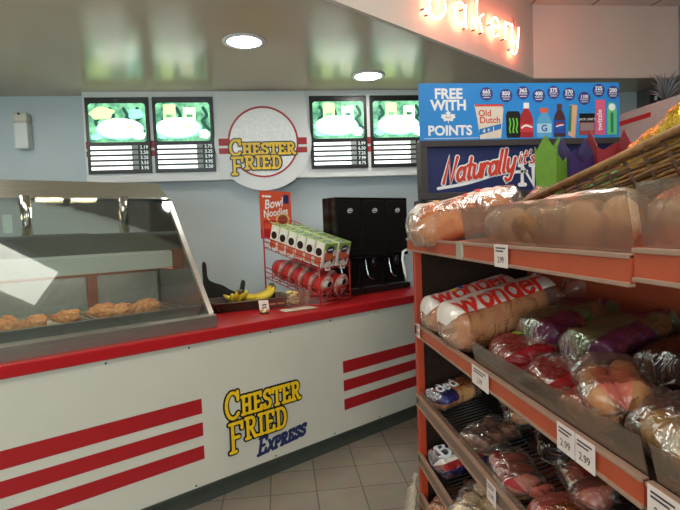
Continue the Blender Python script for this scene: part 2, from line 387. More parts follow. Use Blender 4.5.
spot(-.177, 3.70, 'round recessed ceiling spotlight in front of the round yellow-lettered sign, left one')
spot(.841, 4.518, 'round recessed ceiling spotlight close above the right pair of menu boards')

# ------------------------------------------------------------------ neon sign on the fascia
NT = glow('neon_tube', (255, 128, 98), K_NEON)
ang = math.atan2(.6101, .7923)
nb = Vector((.36, 3.064, 0)) + Vector((.6101, -.7923, 0)) * .07
ns = thing('neon_sign', 'glowing pink red neon script sign reading Bakery, mounted on the white fascia', 'sign', nb + Vector((.7923, .6101, 0)) * .84 + Vector((0, 0, 3.05)), ang)
xs = {'B': (.0, .34), 'a': (.35, .30), 'k': (.64, .26), 'e': (.88, .27), 'r': (1.1, .26), 'y': (1.22, .26)}
for ch, (x0, k) in xs.items():
    tb = MB().mat(NT); wd, pls = LOW[ch]
    for p in pls:
        tb.tube([((x0 + (a + .12 * b) * k), 0, b * k + .065 * x0) for a, b in sm(p, 2)], .0062, 8)
    tb.build('neon_letter', ns)
    a, b = pls[0][0]; mount = MB().mat(BLACK); mount.tube([(x0 + a * k, .003, b * k + .065 * x0), (x0 + a * k, .069, b * k + .065 * x0)], .006, 8)
    mount.build('standoff', ns); mount = MB().mat(BLACK); a, b = pls[-1][-1]; mount.tube([(x0 + a * k, .003, b * k + .065 * x0), (x0 + a * k, .069, b * k + .065 * x0)], .006, 8)
    mount.build('standoff', ns)
wc = MB().mat(mat('red_cable', (190, 80, 70), .5)); wc.tube([(1.36, .03, .25), (1.34, .05, .36), (1.3, .06, .53)], .005, 6); wc.build('cable', ns)

# ------------------------------------------------------------------ service counter
cn = thing('service_counter', 'long white service counter with red top, red stripes and yellow slab lettering', 'counter', P0, A)
S0, S1, TD = -3.75, .43, .93
MB().mat(KICK).box(S0, S1, .03, TD, 0, .115).build('kick_base', cn)
MB().mat(WHITE).box(S0, S1, 0, TD - .02, .115, .966, .004).build('body', cn)
MB().mat(RED).box(S0, S1 + .02, -.025, TD, .966, 1.03, .008).build('countertop', cn)
MB().mat(KICK).box(S0, S1, -.006, .0, .108, .12).build('bottom_edge', cn)
for x0, x1 in ((-3.7, -1.84), (-.75, .2)):
    for z0, z1 in ((.547, .635), (.415, .495), (.277, .357)):
        b = MB().mat(REDV); rect(b, x0, x1, z0, z1, front(-.0012)); b.build('stripe', cn)
for s_ in (-2.9, -2.35, -1.9, -1.35, -.85, -.4): 
    for z in (.945, .135): MB().mat(BLACK).blob((s_, -.001, z), .006, .004, .006, 0, nu=4, nv=8).build('screw', cn)
def chester(parent, fn, k, ys, y, fw=.185, ow=.47):
    """two rows of slab capitals, black outline behind yellow"""
    rows = [('CHESTER', 0, 0, [1.5, 1, 1, 1, 1, 1, 1]), ('FRIED', .16, -1.24, [1.6, 1.16, 1.16, 1.16, 1.16])]
    for ri, (t, ox, oz, szs) in enumerate(rows):
        pls = []; x = ox
        for i, ch in enumerate(t):
            wd, pl = SLAB[ch]; q = szs[i]; dz = (-.12 if ri == 0 else -.48) if i == 0 else 0
            for p in pl: pls.append([((x + a * q) * k, (oz + dz + b * q) * k * ys) for a, b in p])
            x += (wd * .97 + .06) * q
        y_ = y - .009 * ri
        b = MB().mat(BLACK); ribbon(b, pls, ow * k, fn(y_)); b.build('lettering_outline', parent)
        b = MB().mat(YEL); ribbon(b, pls, fw * k * (1 + .3 * (ys > 1.2)), fn(y_ - .0045)); b.build('lettering', parent)
chester(cn, lambda y: (lambda a, b: (-1.70 + a, y, .462 + b)), .0885, 1.42, -.0008)
pls, _ = layout('EXPRESS', SLAB, .062, .25, .03, [1.5, 1, 1, 1, 1, 1, 1])
pls = [[(a, b * 1.25 + .10 * a) for a, b in p] for p in pls]
b = MB().mat(NAVY); ribbon(b, pls, .022, front(-.0008, -1.49, .17)); b.build('lettering', cn)

# ------------------------------------------------------------------ glass food case on the counter
CL, CR = -3.55, -1.70
dc = thing('food_display_case', 'large slanted glass and steel hot food case on the counter, left', 'display case', CT(0, 0, 1.031), A)
def zz(z): return z - 1.031
b = MB().mat(STEEL); b.prism([(.035, 0), (.035, zz(1.10)), (.085, zz(1.112)), (.13, zz(1.09)), (.13, 0)], 'x', CL, CR)
b.box(CL, CR, .13, .95, 0, .03); b.box(CR - .02, CR, .13, .95, .03, .08); b.box(CL, CL + .02, .13, .95, .03, .08); b.box(CL, CR, .93, .95, 0, .3)
b.build('base', dc)
b = MB().mat(STEEL); b.prism([(.60, zz(1.833)), (.655, zz(1.833)), (.66, zz(1.842)), (.85, zz(1.958)), (.95, zz(1.965)), (.95, zz(1.86)), (.70, zz(1.845))], 'x', CL, CR + .002); b.build('canopy', dc)
MB().mat(GLASS).prism([(.072, zz(1.11)), (.080, zz(1.11)), (.63, zz(1.838)), (.622, zz(1.838))], 'x', CL + .02, CR - .02).build('front_glass', dc)
for x in (CR - .03, CL):
    b = MB().mat(STEEL); b.prism([(.062, zz(1.1)), (.10, zz(1.1)), (.655, zz(1.835)), (.617, zz(1.835))], 'x', x, x + .03); b.build('frame_post', dc)
    b = MB().mat(STEEL); b.box(x, x + .03, .92, .95, .03, zz(1.86)); b.build('rear_post', dc)
    MB().mat(GLASS).prism([(.10, zz(1.11)), (.92, zz(1.11)), (.92, zz(1.85)), (.66, zz(1.84))], 'x', x + .012, x + .018).build('end_glass', dc)
for x in (-2.02, -2.56, -3.1):
    MB().mat(CHROME).tube([(x, .6, zz(1.52)), (x, .6, zz(1.845))], .03, 14).build('support_tube', dc)
b = MB().mat(STEELD); b.box(CL + .03, CR - .03, .46, .92, zz(1.50), zz(1.52)); b.box(CL + .03, CR - .03, .45, .462, zz(1.495), zz(1.615)); b.build('upper_shelf', dc)
b = MB().mat(PANELW); b.box(CL + .03, CR - .10, .40, .412, zz(1.385), zz(1.485), .004); b.box(CL + .03, CR - .10, .412, .47, zz(1.475), zz(1.495)); b.build('light_rail', dc)
MB().mat(glow('added_case_glow', (255, 244, 225), 9)).tube([(CL + .06, .445, zz(1.42)), (CR - .13, .445, zz(1.42))], .016, 12).build('added_light_tube', dc)  # glowing tube added behind the rail to brighten the chicken
b = MB().mat(mat('red_brown_end', (150, 70, 52), .5)); b.box(CR - .10, CR - .035, 0.38, .86, zz(1.37), zz(1.50)); b.build('shelf_bracket', dc)
b = MB().mat(mat('case_back', (150, 158, 158), .35, metal=.4)); b.box(CL + .03, CR - .03, .86, .88, .03, zz(1.5)); b.build('back_panel', dc)
b = MB().mat(mat('rust_bar', (118, 66, 52), .5)); b.box(CL + .03, CR - .03, .835, .858, zz(1.34), zz(1.38)); b.box(-2.2, -2.14, .835, .858, .05, zz(1.34)); b.build('rear_rail', dc)
b = MB().mat(STEELD); b.box(CL + .03, CR - .03, .19, .20, .03, zz(1.145)); b.box(CL + .03, CR - .03, .17, .20, zz(1.14), zz(1.152)); b.box(CL + .03, CR - .03, .20, .86, .03, .05); b.build('well', dc)
for s_ in (-2.23, -2.42, -2.95):
    MB().mat(glow('heat_lamp', (255, 226, 180), K_CASE)).box(s_ - .07, s_ + .07, .655, .70, zz(1.826), zz(1.834), .003).build('heat_lamp', dc)
FOIL = mat('tray_foil', (190, 190, 180), .3, metal=.8)
PAPER = mat('tray_paper', (206, 200, 178), .7)
def place(s_, t, z): return CT(s_, t, z)
for i, (s_, l) in enumerate(((-2.05, 'shallow steel tray of fried chicken at the right end of the case'), (-2.55, 'shallow steel tray in the middle of the case, chicken at its left'), (-3.05, 'shallow steel tray of chicken toward the left end of the case'))):
    t = thing('food_tray', l, 'tray', place(s_, .52, 1.082), A, 'steel trays in the food case')
    b = MB().mat(FOIL); b.box(-.23, .23, -.28, .28, 0, .006)
    for q in (-1, 1): b.box(q * .23 - .006, q * .23 + .006, -.28, .28, 0, .045); b.box(-.23, .23, q * .28 - .006, q * .28 + .006, 0, .045)
    b.build('pan', t)
    MB().mat(PAPER).grid(lambda u, v: Vector((-.21 + .42 * u, -.26 + .52 * v, .012 + .006 * noise.noise(Vector((u * 6, v * 6, 2))))), 10, 10).build('paper_liner', t)
CHK = mat('fried_crust', (176, 92, 44), .55, scale=60, c2=(226, 172, 112), bump=.8, bscale=120)
k = 0; spots = [(-2.62, .36, 'under the light sheet'), (-2.72, .45, ''), (-2.55, .55, ''), (-2.38, .6, ''), (-2.2, .36, ''), (-2.12, .46, ''), (-2.0, .38, ''), (-1.92, .5, ''), (-2.22, .56, ''), (-2.05, .6, ''), (-1.9, .64, ''), (-2.9, .38, ''), (-3.0, .5, ''), (-3.15, .42, ''), (-2.15, .68, ''), (-2.68, .66, '')]
for s_, t_, _ in spots:
    b = MB().mat(CHK); k += 1
    b.blob((0, 0, 0), .075 + .015 * random.random(), .05, .04, .5, 2.5, k, 14, 18); b.blob((.06, .01, .0), .04, .022, .02, .3, 3, k + 9, 8, 10)
    o = b.build('chicken_piece', None, None, place(s_, t_, 1.128), (0, 0, random.random() * 6))
    tag(o, 'golden brown crumbed fried chicken piece on a tray inside the glass food case', 'chicken', 'fried chicken pieces in the food case')

# ------------------------------------------------------------------ menu panel on the back wall
YP = 5.0
mp_ = thing('menu_backdrop', 'long white wall panel with two red stripes behind the four menu boards', 'panel', (0, YB, 2.087))
MB().mat(PANELW).box(-1.722, 1.8, -.139, -.001, 0, .83, .004).build('board', mp_)
for z0, z1 in ((.313, .380), (.237, .290)):
    b = MB().mat(REDV); rect(b, -1.71, 1.79, z0, z1, front(-.1405)); b.build('stripe', mp_)
rs = thing('round_sign', 'round white sign with a red ring and yellow lettering between the menu boards', 'sign', (-.1, YP - .0025, 2.43))
MB().mat(PANELW).box(-.42, .414, -.018, -.001, -.34, .475, .003).build('backing', rs)
b = MB().mat(PANELW); b.lathe([(.001, 0), (.45, 0), (.455, .004), (.455, .018), (.001, .018)], 64, Matrix.Rotation(R(90), 4, 'X') @ Matrix.Translation((0, 0, .018))); b.smooth = [False] * len(b.f); b.build('disc', rs)
b = MB().mat(mat('bright_white', (244, 246, 244), .35)); disc(b, 0, 0, .318, front(-.0368), 48); b.build('white_disc', rs)
for z0, z1 in ((-.03, .037), (-.106, -.053)):
    for x0, x1 in ((-.415, -.30), (.30, .41)):
        b = MB().mat(REDV); rect(b, x0, x1, z0, z1, front(-.0365)); b.build('stripe', rs)
b = MB().mat(REDV); ring = arc(0, 0, .322, .325, 0, 360, 48); ribbon(b, [ring], .018, front(-.0375)); b.build('ring', rs)
chester(rs, lambda y: (lambda a, bb: (-.325 + a, y, -.12 + bb)), .0985, 1.12, -.0378, .235, .47)

MG = mat('menu_green', (14, 74, 58), .5, scale=14, c2=(120, 186, 140), emit=K_MENU * .8); MW = mat('menu_white', (196, 236, 214), .5, scale=22, c2=(255, 255, 250), emit=K_MENU * 1.2); ML = glow('menu_lime', (178, 214, 130), K_MENU); MD = glow('menu_dark', (16, 62, 50), K_MENU * .7)
MC = mat('menu_cream', (190, 206, 140), .5, scale=40, c2=(250, 252, 226), emit=K_MENU); MS = glow('menu_strip', (228, 236, 230), K_MENU * .75); MN = glow('menu_digit', (190, 200, 196), .8); MT = glow('menu_teal', (120, 190, 172), K_MENU)
MGY = mat('strip_grey', (150, 156, 152), .5)
PR = [['2.19', '2.50', '3.25', '3.55', '3.95'], ['2.75', '3.25', '3.99', '4.95', '5.50'], ['5.99', '6.50', '7.25', '7.99', '8.75'], ['6.25', '6.99', '8.50', '9.25', '1.50']]
def menu(i, x0, x1, label):
    z0, z1 = 2.168, 2.86; W_ = x1 - x0; H_ = z1 - z0
    t = thing('menu_board', label, 'menu board', (x0, YP - .0025, z0), 0, 'lit menu boards on the back wall')
    f = MB().mat(BLACK); f.box(0, W_, -.02, -.001, 0, H_, .004); f.build('frame', t)
    rnd = random.Random(i + 3)
    p = MB(); px0, px1, pz0, pz1 = .03, W_ - .03, .285, H_ - .055; y = -.0215
    c = ((px0 + px1) / 2, (pz0 + pz1) / 2)
    p.mat(MG); pts = []
    for cx, cz, a0 in ((px1 - .03, pz1 - .03, 0), (px0 + .03, pz1 - .03, 90), (px0 + .03, pz0 + .03, 180), (px1 - .03, pz0 + .03, 270)): pts += arc(cx, cz, .03, .03, a0, a0 + 90, 5)
    poly(p, pts, front(y))
    p.mat(MD)
    for k_ in range(4):
        sx = px0 + .07 + k_ * .12; ribbon(p, [sm([(sx, pz1 - .05), (sx + .03, pz1 - .12), (sx - .01, pz0 + .18), (sx + .05, pz0 + .1)])], .03, front(y - .0006))
    def blobs(m, cx, cz, rx, rz, lay, wob=.1):
        p.mat(m); sd = rnd.random() * 9
        poly(p, [(min(px1 - .004, max(px0 + .004, cx + rx * (1 + wob * noise.noise(Vector((math.cos(q) * 1.5, math.sin(q) * 1.5, sd)))) * math.cos(q))), min(pz1 - .004, max(pz0 + .004, cz + rz * (1 + wob * noise.noise(Vector((math.sin(q) * 1.5, math.cos(q) * 1.5, sd + 3)))) * math.sin(q)))) for q in [2 * PI * j / 30 for j in range(30)]], front(y - .0006 * lay))
    bx = c[0] + (.02, -.05, -.02, .0)[i]; bz = c[1] - .05
    if i == 1 or i >= 2:
        for q_, (ox, hh) in enumerate(((-.07, .15), (.11, .12))):
            p.mat(MC if q_ else ML); rect(p, bx + ox - .055, bx + ox + .055, bz + .03, min(pz1 - .012, bz + .06 + hh), front(y - .0012))
            p.mat(MG); rect(p, bx + ox - .03, bx + ox + .03, bz + .09, bz + .12, front(y - .0016))
    else:
        blobs(ML, px0 + .12, pz1 - .09, .1, .06, 2, .4); blobs(MT, px1 - .09, pz1 - .1, .07, .05, 2, .4)
    blobs(MT, bx, bz - .01, .215, .095, 3, .03); blobs(MW, bx, bz, .2, .088, 4, .03)
    blobs(MC, bx - .03, bz + .03, .13, .05, 5, .4); blobs(MW, bx - .02, bz + .04, .10, .03, 6, .6); blobs(ML, bx + .09, bz + .01, .03, .015, 7, .5)
    blobs(MT, px0 + .06, pz0 + .05, .05, .03, 4, .4); blobs(MW, px1 - .06, pz0 + .06, .05, .04, 4, .4)
    p.build('picture', t)
    for k_ in range(5):
        z = .222 - k_ * .047
        q_ = MB().mat(MS); rect(q_, .03, W_ * .70, z, z + .028, front(-.0215)); q_.mat(MGY); rect(q_, W_ * .70, W_ * .80, z, z + .032, front(-.0215))
        q_.mat(MN); text(q_, PR[i][k_], .042, front(-.0215, W_ * .895, z), .012); q_.build('price_strip', t)
menu(0, -1.695, -1.135, 'lit menu board with an oval plate picture, farthest left of the four')
menu(1, -1.103, -.555, 'lit menu board just left of the round sign, cup and box behind the plate')
menu(2, .347, .90, 'lit menu board just right of the round sign')
menu(3, .932, 1.49, 'lit menu board farthest right, partly behind the blue points card')

# towel dispenser
td = thing('paper_towel_dispenser', 'small white dispenser fixed on the back wall left of the menu boards', 'dispenser', (-2.28, YB, 2.42))
b = MB().mat(PANELW); b.box(-.06, .06, -.11, -.001, 0, .24, .02); b.build('cover', td)
b = MB().mat(WHITE); b.box(-.065, .065, -.12, -.001, .235, .33, .03); b.build('cap', td)
b = MB().mat(BLACK); b.blob((0, -.118, .31), .012, .008, .012, 0, nu=6, nv=8); b.build('lock', td)

# kitchen equipment behind the case
kb = thing('back_counter', 'stainless back counter against the rear wall behind the food case', 'counter', (-1.85, 4.82, 0))
MB().mat(STEELD).box(-.8, .55, -.3, .31, .86, .9, .004).build('worktop', kb)
MB().mat(STEELD).box(-.78, .53, -.28, .3, .1, .86).build('cabinet', kb)
MB().mat(KICK).box(-.78, .53, -.24, .3, 0, .1).build('plinth', kb)
DKE = mat('dark_equipment', (52, 58, 60), .4, var=.15)
for x, w_, h, l in ((-2.4, .36, .68, 'dark tall kitchen appliance seen through the case glass, leftmost'), (-1.93, .42, .73, 'dark boxy fryer seen through the glass behind the food case, middle'), (-1.56, .26, .68, 'small dark kitchen appliance behind the chrome tube of the case')):
    t = thing('kitchen_appliance', l, 'appliance', (x, 4.8, .901)); 
    b = MB().mat(DKE); b.box(-w_ / 2, w_ / 2, -.2, .2, .02, h, .015); b.build('housing', t)
    b = MB().mat(STEELD); b.box(-w_ / 2 + .03, w_ / 2 - .03, -.206, -.2, h - .14, h - .04); b.build('control_strip', t)
    for q in (-1, 1):
        MB().mat(BLACK).blob((q * w_ * .3, -.21, h - .09), .02, .015, .02, 0, nu=6, nv=10).build('knob', t)
        for r in (-1, 1): MB().mat(BLACK).box(q * w_ * .4 - .015, q * w_ * .4 + .015, r * .15 - .015, r * .15 + .015, 0, .02).build('foot', t)
pp = thing('dark_pot', 'dark pot with a lid standing just right of the food case post', 'pot', (-1.21, 4.72, .901))
b = MB().mat(DKE); b.lathe([(.001, 0), (.13, 0), (.14, .02), (.14, .5), (.15, .51)], 24); b.build('body', pp)
b = MB().mat(DKE); b.lathe([(.152, .51), (.14, .55), (.05, .6), (.02, .61), (.02, .63), (.035, .65), (.03, .68), (.001, .69)], 24); b.build('lid', pp)
b = MB().mat(DKE); b.tube([(.13, 0, .4), (.2, 0, .42), (.2, 0, .46), (.13, 0, .48)], .012, 8); b.build('handle', pp)
nt_ = tag(MB().mat(mat('bright_patch_pale', (225, 245, 240), .6)).box(-2.535, -2.455, YB - .006, YB - .001, 1.66, 1.83).build('bright_patch_panel'), 'pale sheet standing in for a bright patch, seen through the case glass at far left', 'bright_patch')  # bright window-like patch, put in as a pale sheet on the wall

# ------------------------------------------------------------------ drink dispensers
proto = None
for i, l in enumerate(('tall black drink dispenser, leftmost of the three, beside the snack rack', 'tall black drink dispenser in the middle of the row of three', 'tall black drink dispenser at the right end, next to the bread shelf')):
    loc = CT(-.45 + i * .283, .37, 1.031)
    if proto is None:
        t = proto = thing('drink_dispenser', l, 'dispenser', loc, A, 'black drink dispensers on the counter')
        b = MB().mat(BLACKG); b.box(0, .281, .045, .17, 0, .81, .006); b.box(0, .281, 0, .1, .30, .81, .006); b.build('housing', t)
        MB().mat(BLACK).box(.010, .271, -.004, .002, .33, .79, .006).build('front_panel', t)
        MB().mat(BLACK).box(.005, .276, -.02, .08, 0, .05, .006).build('drip_tray', t)
        b = MB().mat(STEELD)
        for q in range(7): b.box(.03, .24, .012 + q * .012, .018 + q * .012, .05, .054)
        b.build('drip_grille', t)
        b = MB().mat(CHROME); b.tube([(.05, .025, .31), (.05, .02, .25), (.05, .0, .16), (.06, -.012, .13), (.10, -.016, .115)], .006, 8); b.build('lever', t)
        b = MB().mat(BLACK); b.lathe([(.001, .22), (.018, .22), (.026, .25), (.026, .302), (.001, .302)], 16, Matrix.Translation((.14, .025, 0))); b.build('nozzle', t)
        b = MB().mat(WPRINT); fn = front(-.0055, .15, .70); ribbon(b, [[(a + .3 * c, c) for a, c in arc(0, 0, .026, .017, 0, 360, 16)]], .006, fn); ribbon(b, [[(-.014, .0), (.016, .004)]], .01, fn); b.build('emblem', t)
    else:
        t = dup(proto, loc, None, l)

# ------------------------------------------------------------------ noodle bowl rack
RW = mat('red_wire', (176, 36, 34), .4)
FLs, FRs, F0, F1, RA = -.805, -.435, .16, .72, A + R(12)
rk = thing('wire_snack_rack', 'red wire counter rack with an orange header card holding boxes and round bowls', 'rack', CT(FLs, F0, 1.031), RA)
W_ = FRs - FLs; D_ = F1 - F0
b = MB().mat(RW)
for x in (0, W_):
    b.tube([(x, 0, 0), (x, 0, .30)], .006); b.tube([(x, D_, 0), (x, D_, .62)], .006); b.tube([(x, 0, .004), (x, D_, .004)], .005)
b.tube([(0, 0, .006), (W_, 0, .006)], .005); b.tube([(0, D_, .006), (W_, D_, .006)], .005)
b.build('frame', rk)
TZ0, TZ1, LZ0, LZ1 = .265, .43, .03, .19
def tier(z0, z1, nm):
    b = MB().mat(RW); 
    for i in range(7): x = W_ * i / 6; b.tube([(x, 0, z0), (x, D_, z1)], .0035, 6)
    for i in range(6): y = D_ * i / 5; z = z0 + (z1 - z0) * i / 5; b.tube([(0, y, z), (W_, y, z)], .0035, 6)
    for h in (.05, .085):
        b.tube([(0, D_, z1 + h), (0, 0, z0 + h), (W_, 0, z0 + h), (W_, D_, z1 + h)], .004, 6)
    for i in range(8): y = D_ * i / 7; z = z0 + (z1 - z0) * i / 7; b.tube([(0, y, z), (0, y, z + .085)], .003, 6); b.tube([(W_, y, z), (W_, y, z + .085)], .003, 6)
    for i in range(4): x = W_ * i / 3; b.tube([(x, 0, z0), (x, 0, z0 + .085)], .003, 6)
    b.build(nm, rk)
tier(TZ0, TZ1, 'upper_basket'); tier(LZ0, LZ1, 'lower_basket')
b = MB().mat(RW); b.tube([(0, D_, .5), (.02, D_, .64), (W_ - .02, D_, .64), (W_, D_ * .75, .58), (W_, 0, .42), (W_, 0, .3)], .004, 6); b.build('top_rail', rk)
for x in (.09, .27):
    b = MB().mat(TAGW); b.box(x - .03, x + .03, -.008, -.005, TZ0 - .015, TZ0 + .02); b.mat(INK); rect(b, x - .02, x + .02, TZ0, TZ0 + .008, front(-.0085)); b.build('price_tag', rk)
HC = mat('header_orange', (214, 84, 52), .45, var=.05)
b = MB().mat(HC); y0 = D_ + .004
b.box(-.02, .34, y0, y0 + .005, .50, .88); fn0 = front(y0 - .001, -.02, .5); fn = lambda a, c: fn0(a * 1.09, c * 1.1)
b.mat(RED); rect(b, 0, .33, 0, .07, fn)
b.mat(WPRINT); text(b, 'Bowl', .095, lambda a, c: fn(.14 + a + .12 * c, .225 + c + .12 * a), .02); text(b, 'Noodles', .075, lambda a, c: fn(.16 + a, .165 + c + .1 * a), .02); ribbon(b, [[(.03, .305), (.04, .305)], [(.055, .305), (.11, .305)]], .014, fn)
b.mat(NAVY); rect(b, .245, .305, .255, .32, fn)
b.mat(mat('noodle_print', (226, 190, 120), .5)); disc(b, .23, .13, .075, fn, ry=.06); 
b.mat(mat('noodle_dark', (150, 70, 40), .5)); disc(b, .23, .135, .055, lambda a, c: (fn(a, c)[0], y0 - .0018, fn(a, c)[2]), ry=.035)
b.mat(mat('noodle_light', (240, 214, 150), .5)); ribbon(b, [sm([(.06, .16), (.12, .11), (.2, .12)])], .012, fn)
b.build('header_card', rk)
BXW = mat('box_white', (226, 222, 208), .5); BXG = mat('box_green', (142, 176, 74), .45); BXO = mat('box_orange', (206, 104, 62), .5)
bx = None; slope = math.atan2(TZ1 - TZ0, D_)
rkM = Matrix.Translation(CT(FLs, F0, 1.031)) @ Matrix.Rotation(RA, 4, 'Z')
for c in range(2):
    for r in range(6):
        y = .006 + r * .09; loc = rkM @ Vector((.10 + c * .172, y, TZ0 + (TZ1 - TZ0) * y / D_ + .008)); ro = (Matrix.Rotation(RA, 3, 'Z') @ Matrix.Rotation(slope, 3, 'X')).to_euler()
        l = 'white green noodle box, upper rack basket, ' + ('front row' if r == 0 else 'last row at the back' if r == 5 else 'row %s from the front' % ('second', 'third', 'fourth', 'fifth')[r - 1]) + (', left column' if c == 0 else ', right column')
        if bx is None:
            t = bx = thing('noodle_box', l, 'box', loc, ro, 'noodle boxes in the red rack')
            b = MB().mat(BXW); b.box(-.075, .075, 0, .085, 0, .185, .003)
            fn = front(-.001)
            b.mat(BXG); rect(b, -.073, .073, .13, .183, fn); b.mat(BXO); rect(b, 0, .072, .055, .085, fn); disc(b, -.01, .09, .05, lambda a, c_: (a, -.0014, c_))
            b.mat(BXG); b.box(-.072, .072, .002, .083, .1845, .1862)
            b.build('carton', t)
            b = MB().mat(NAVY); disc(b, 0, .135, .045, front(-.002), ry=.03); disc(b, 0, .045, .04, lambda a, c_: (a, c_, .1868), ry=.026)
            for q in (-1, 1): poly(b, [(-.02 if q < 0 else .02, .05), (.05 * q, .07), (.05 * q, .02)], front(-.0019))
            b.mat(WPRINT); ribbon(b, [[(-.024, .133), (.024, .137)]], .010, front(-.0025)); ribbon(b, [[(-.022, .045), (.022, .045)]], .009, lambda a, c_: (a, c_, .1872)); b.build('print', t)
            for sx in (-.0762, .0762): 
                b = MB()
                g_ = lambda a, c_, sx=sx: (sx, a, c_)
                b.mat(BXO); rect(b, .01, .075, .01, .07, g_); b.mat(DARK); disc(b, .045, .11, .03, g_); b.build('side_print', t)
        else: dup(bx, loc, ro, l)
BR = mat('bowl_red', (186, 40, 38), .35); BL = mat('bowl_lid_print', (214, 196, 180), .4, scale=18, c2=(170, 70, 50))
bw = None; ls = math.atan2(LZ1 - LZ0, D_)
for c in range(2):
    for r in range(5):
        y = .012 + r * .103; loc = rkM @ Vector((.092 + c * .182, y, LZ0 + (LZ1 - LZ0) * y / D_ + .092)); ro = (Matrix.Rotation(RA, 3, 'Z') @ Matrix.Rotation(ls, 3, 'X')).to_euler()
        l = 'round red noodle bowl, lower rack basket, ' + ('front row' if r == 0 else 'last row at the back' if r == 4 else 'row %s from the front' % ('second', 'third', 'fourth')[r - 1]) + (', left column' if c == 0 else ', right column')
        if bw is None:
            t = bw = thing('noodle_bowl', l, 'bowl', loc, ro, 'noodle bowls in the red rack'); Q = Matrix.Rotation(R(-90), 4, 'X')
            b = MB().mat(BR); b.lathe([(.082, 0), (.085, .004), (.082, .012), (.075, .05), (.058, .098), (.001, .098)], 28, Q, cap=False); b.build('cup', t)
            b = MB().mat(BL); b.lathe([(.001, -.002), (.08, -.002), (.085, .003)], 28, Q, cap=False); b.build('lid', t)
            b = MB().mat(WPRINT); disc(b, -.02, .03, .035, front(-.0035), ry=.025); b.mat(RED); ribbon(b, [[(-.05, -.03), (.05, -.022)]], .014, front(-.0035)); b.mat(DARK); disc(b, .025, .02, .024, front(-.0038)); disc(b, -.01, -.055, .02, front(-.0038)); b.build('print', t)
        else: dup(bw, loc, ro, l)

# ------------------------------------------------------------------ bananas and small things on the counter
bt = thing('banana_tray', 'long dark brown tray on the red countertop holding banana bunches', 'tray', CT(-1.16, .56, 1.031), A + R(-14))
b = MB().mat(mat('tray_brown', (58, 40, 32), .5, var=.1)); 
def bowlbox(b, a0, a1, b0, b1, z0, z1, th=.008, splay=.02):
    for q in (-1, 1):
        b.prism([(q * b0, z0), (q * (b0 - th), z0), (q * (b1 - th), z1), (q * b1, z1)][::q], 'x', -a1, a1)
        b.prism([(q * a0, z0), (q * (a0 - th), z0), (q * (a1 - th), z1), (q * a1, z1)][::q], 'y', -b1, b1)
    b.box(-a0, a0, -b0, b0, z0, z0 + .006)
bowlbox(b, .27, .3, .13, .16, 0, .065); b.build('pan', bt)
b = MB().mat(mat('tray_rim', (104, 84, 66), .5)); b.tube([(-.3, -.16, .066), (.3, -.16, .066), (.3, .16, .066), (-.3, .16, .066)], .006, 6, closed=True); b.build('rim', bt)
BAN = mat('banana_skin', (222, 188, 44), .45, scale=14, c2=(236, 206, 70)); BANT = mat('banana_tip', (96, 78, 36), .6)
def bunch(label, loc, rz, n):
    t = thing('banana_bunch', label, 'bananas', loc, rz, 'banana bunches')
    for i in range(n):
        a = (i - (n - 1) / 2) * .28; b = MB().mat(BAN); pts = []; rr = []
        for k_ in range(13):
            u = k_ / 12; th = R(-45 + 125 * u); x = .16 * math.sin(th) - .08; z = .16 * (1 - math.cos(th)) 
            pts.append((math.cos(a) * (x + .03) - 0, math.sin(a) * (x + .03) + (i - n / 2) * .008, .034 + z * .55 + (.014 if i % 2 else 0))); rr.append(.004 + .018 * (math.sin(PI * min(max(u * 1.02, .0), 1)) ** .45 if u < .88 else .55 * (1 - u) / .12 + .2))
        b.tube(pts, rr, 6); b.mat(BANT); b.blob(pts[0], .007, .007, .007, 0, nu=4, nv=6); b.build('banana', t)
    MB().mat(BANT).blob((.107, 0, .118), .018, .025, .016, .2, 3, 1, 6, 8).build('stem', t)
q = CT(-1.27, .56, 1.05); bunch('yellow banana bunch seen end on at the left of the dark tray', q, R(-70), 4)
q = CT(-1.09, .53, 1.05); bunch('longer yellow banana bunch at the right of the dark tray, stem raised', q, R(12), 4)
q = CT(-1.02, .62, 1.05); bunch('yellow banana bunch at the back right of the dark tray beside the rack post', q, R(40), 3)
# black curved stand with two horns
st = thing('black_curved_stand', 'black curved stand with two upright horns behind the bananas', 'stand', CT(-1.24, .82, 1.031), A + R(-20))
b = MB().mat(mat('matt_black', (30, 32, 32), .6, var=.1))
prof = sm([(a * .62, c * .86) for a, c in [(-.30, 0), (-.27, .14), (-.235, .2), (-.235, .36), (-.215, .40), (-.19, .37), (-.18, .26), (-.12, .215), (0, .18), (.1, .13), (.17, .11), (.21, .12), (.235, .19), (.255, .215), (.275, .19), (.255, .1), (.24, 0)]], 4)
b.prism(prof, 'y', -.03, .03); b.build('cradle', st); b = MB().mat(BLACK); b.box(-.19, .16, -.07, .07, 0, .012, .004); b.build('foot', st)
for s_, t_, rz, w_, l, tx in ((-1.19, .31, -18, .07, 'small cream price card leaning on the front of the banana tray', '99'), ):
    o = MB().mat(TAGW); o.prism([(0, 0), (.004, 0), (.034, .07), (.03, .07)], 'x', -w_ / 2, w_ / 2); o.mat(INK); ribbon(o, [[(-.015, .02), (.012, .024)], [(-.01, .038), (.016, .04)]], .009, lambda a, c: (a, .43 * c - .0004, c))
    tag(o.build('price_card', None, None, CT(s_, t_, 1.0315), (0, 0, A + R(rz))), l, 'card')
o = MB().mat(mat('tag_maroon', (92, 40, 34), .5)); o.box(-.12, .12, 0, .008, 0, .07); o.mat(mat('tag_print', (180, 120, 80), .5)); ribbon(o, [[(-.09, .03), (-.05, .03)], [(-.03, .03), (.02, .03)], [(.04, .03), (.08, .03)]], .012, front(-.001))
tag(o.build('fruit_sign', None, None, CT(-1.02, .345, 1.0315), (0, 0, A + R(-14))), 'low maroon sign strip in front of the banana tray', 'sign')
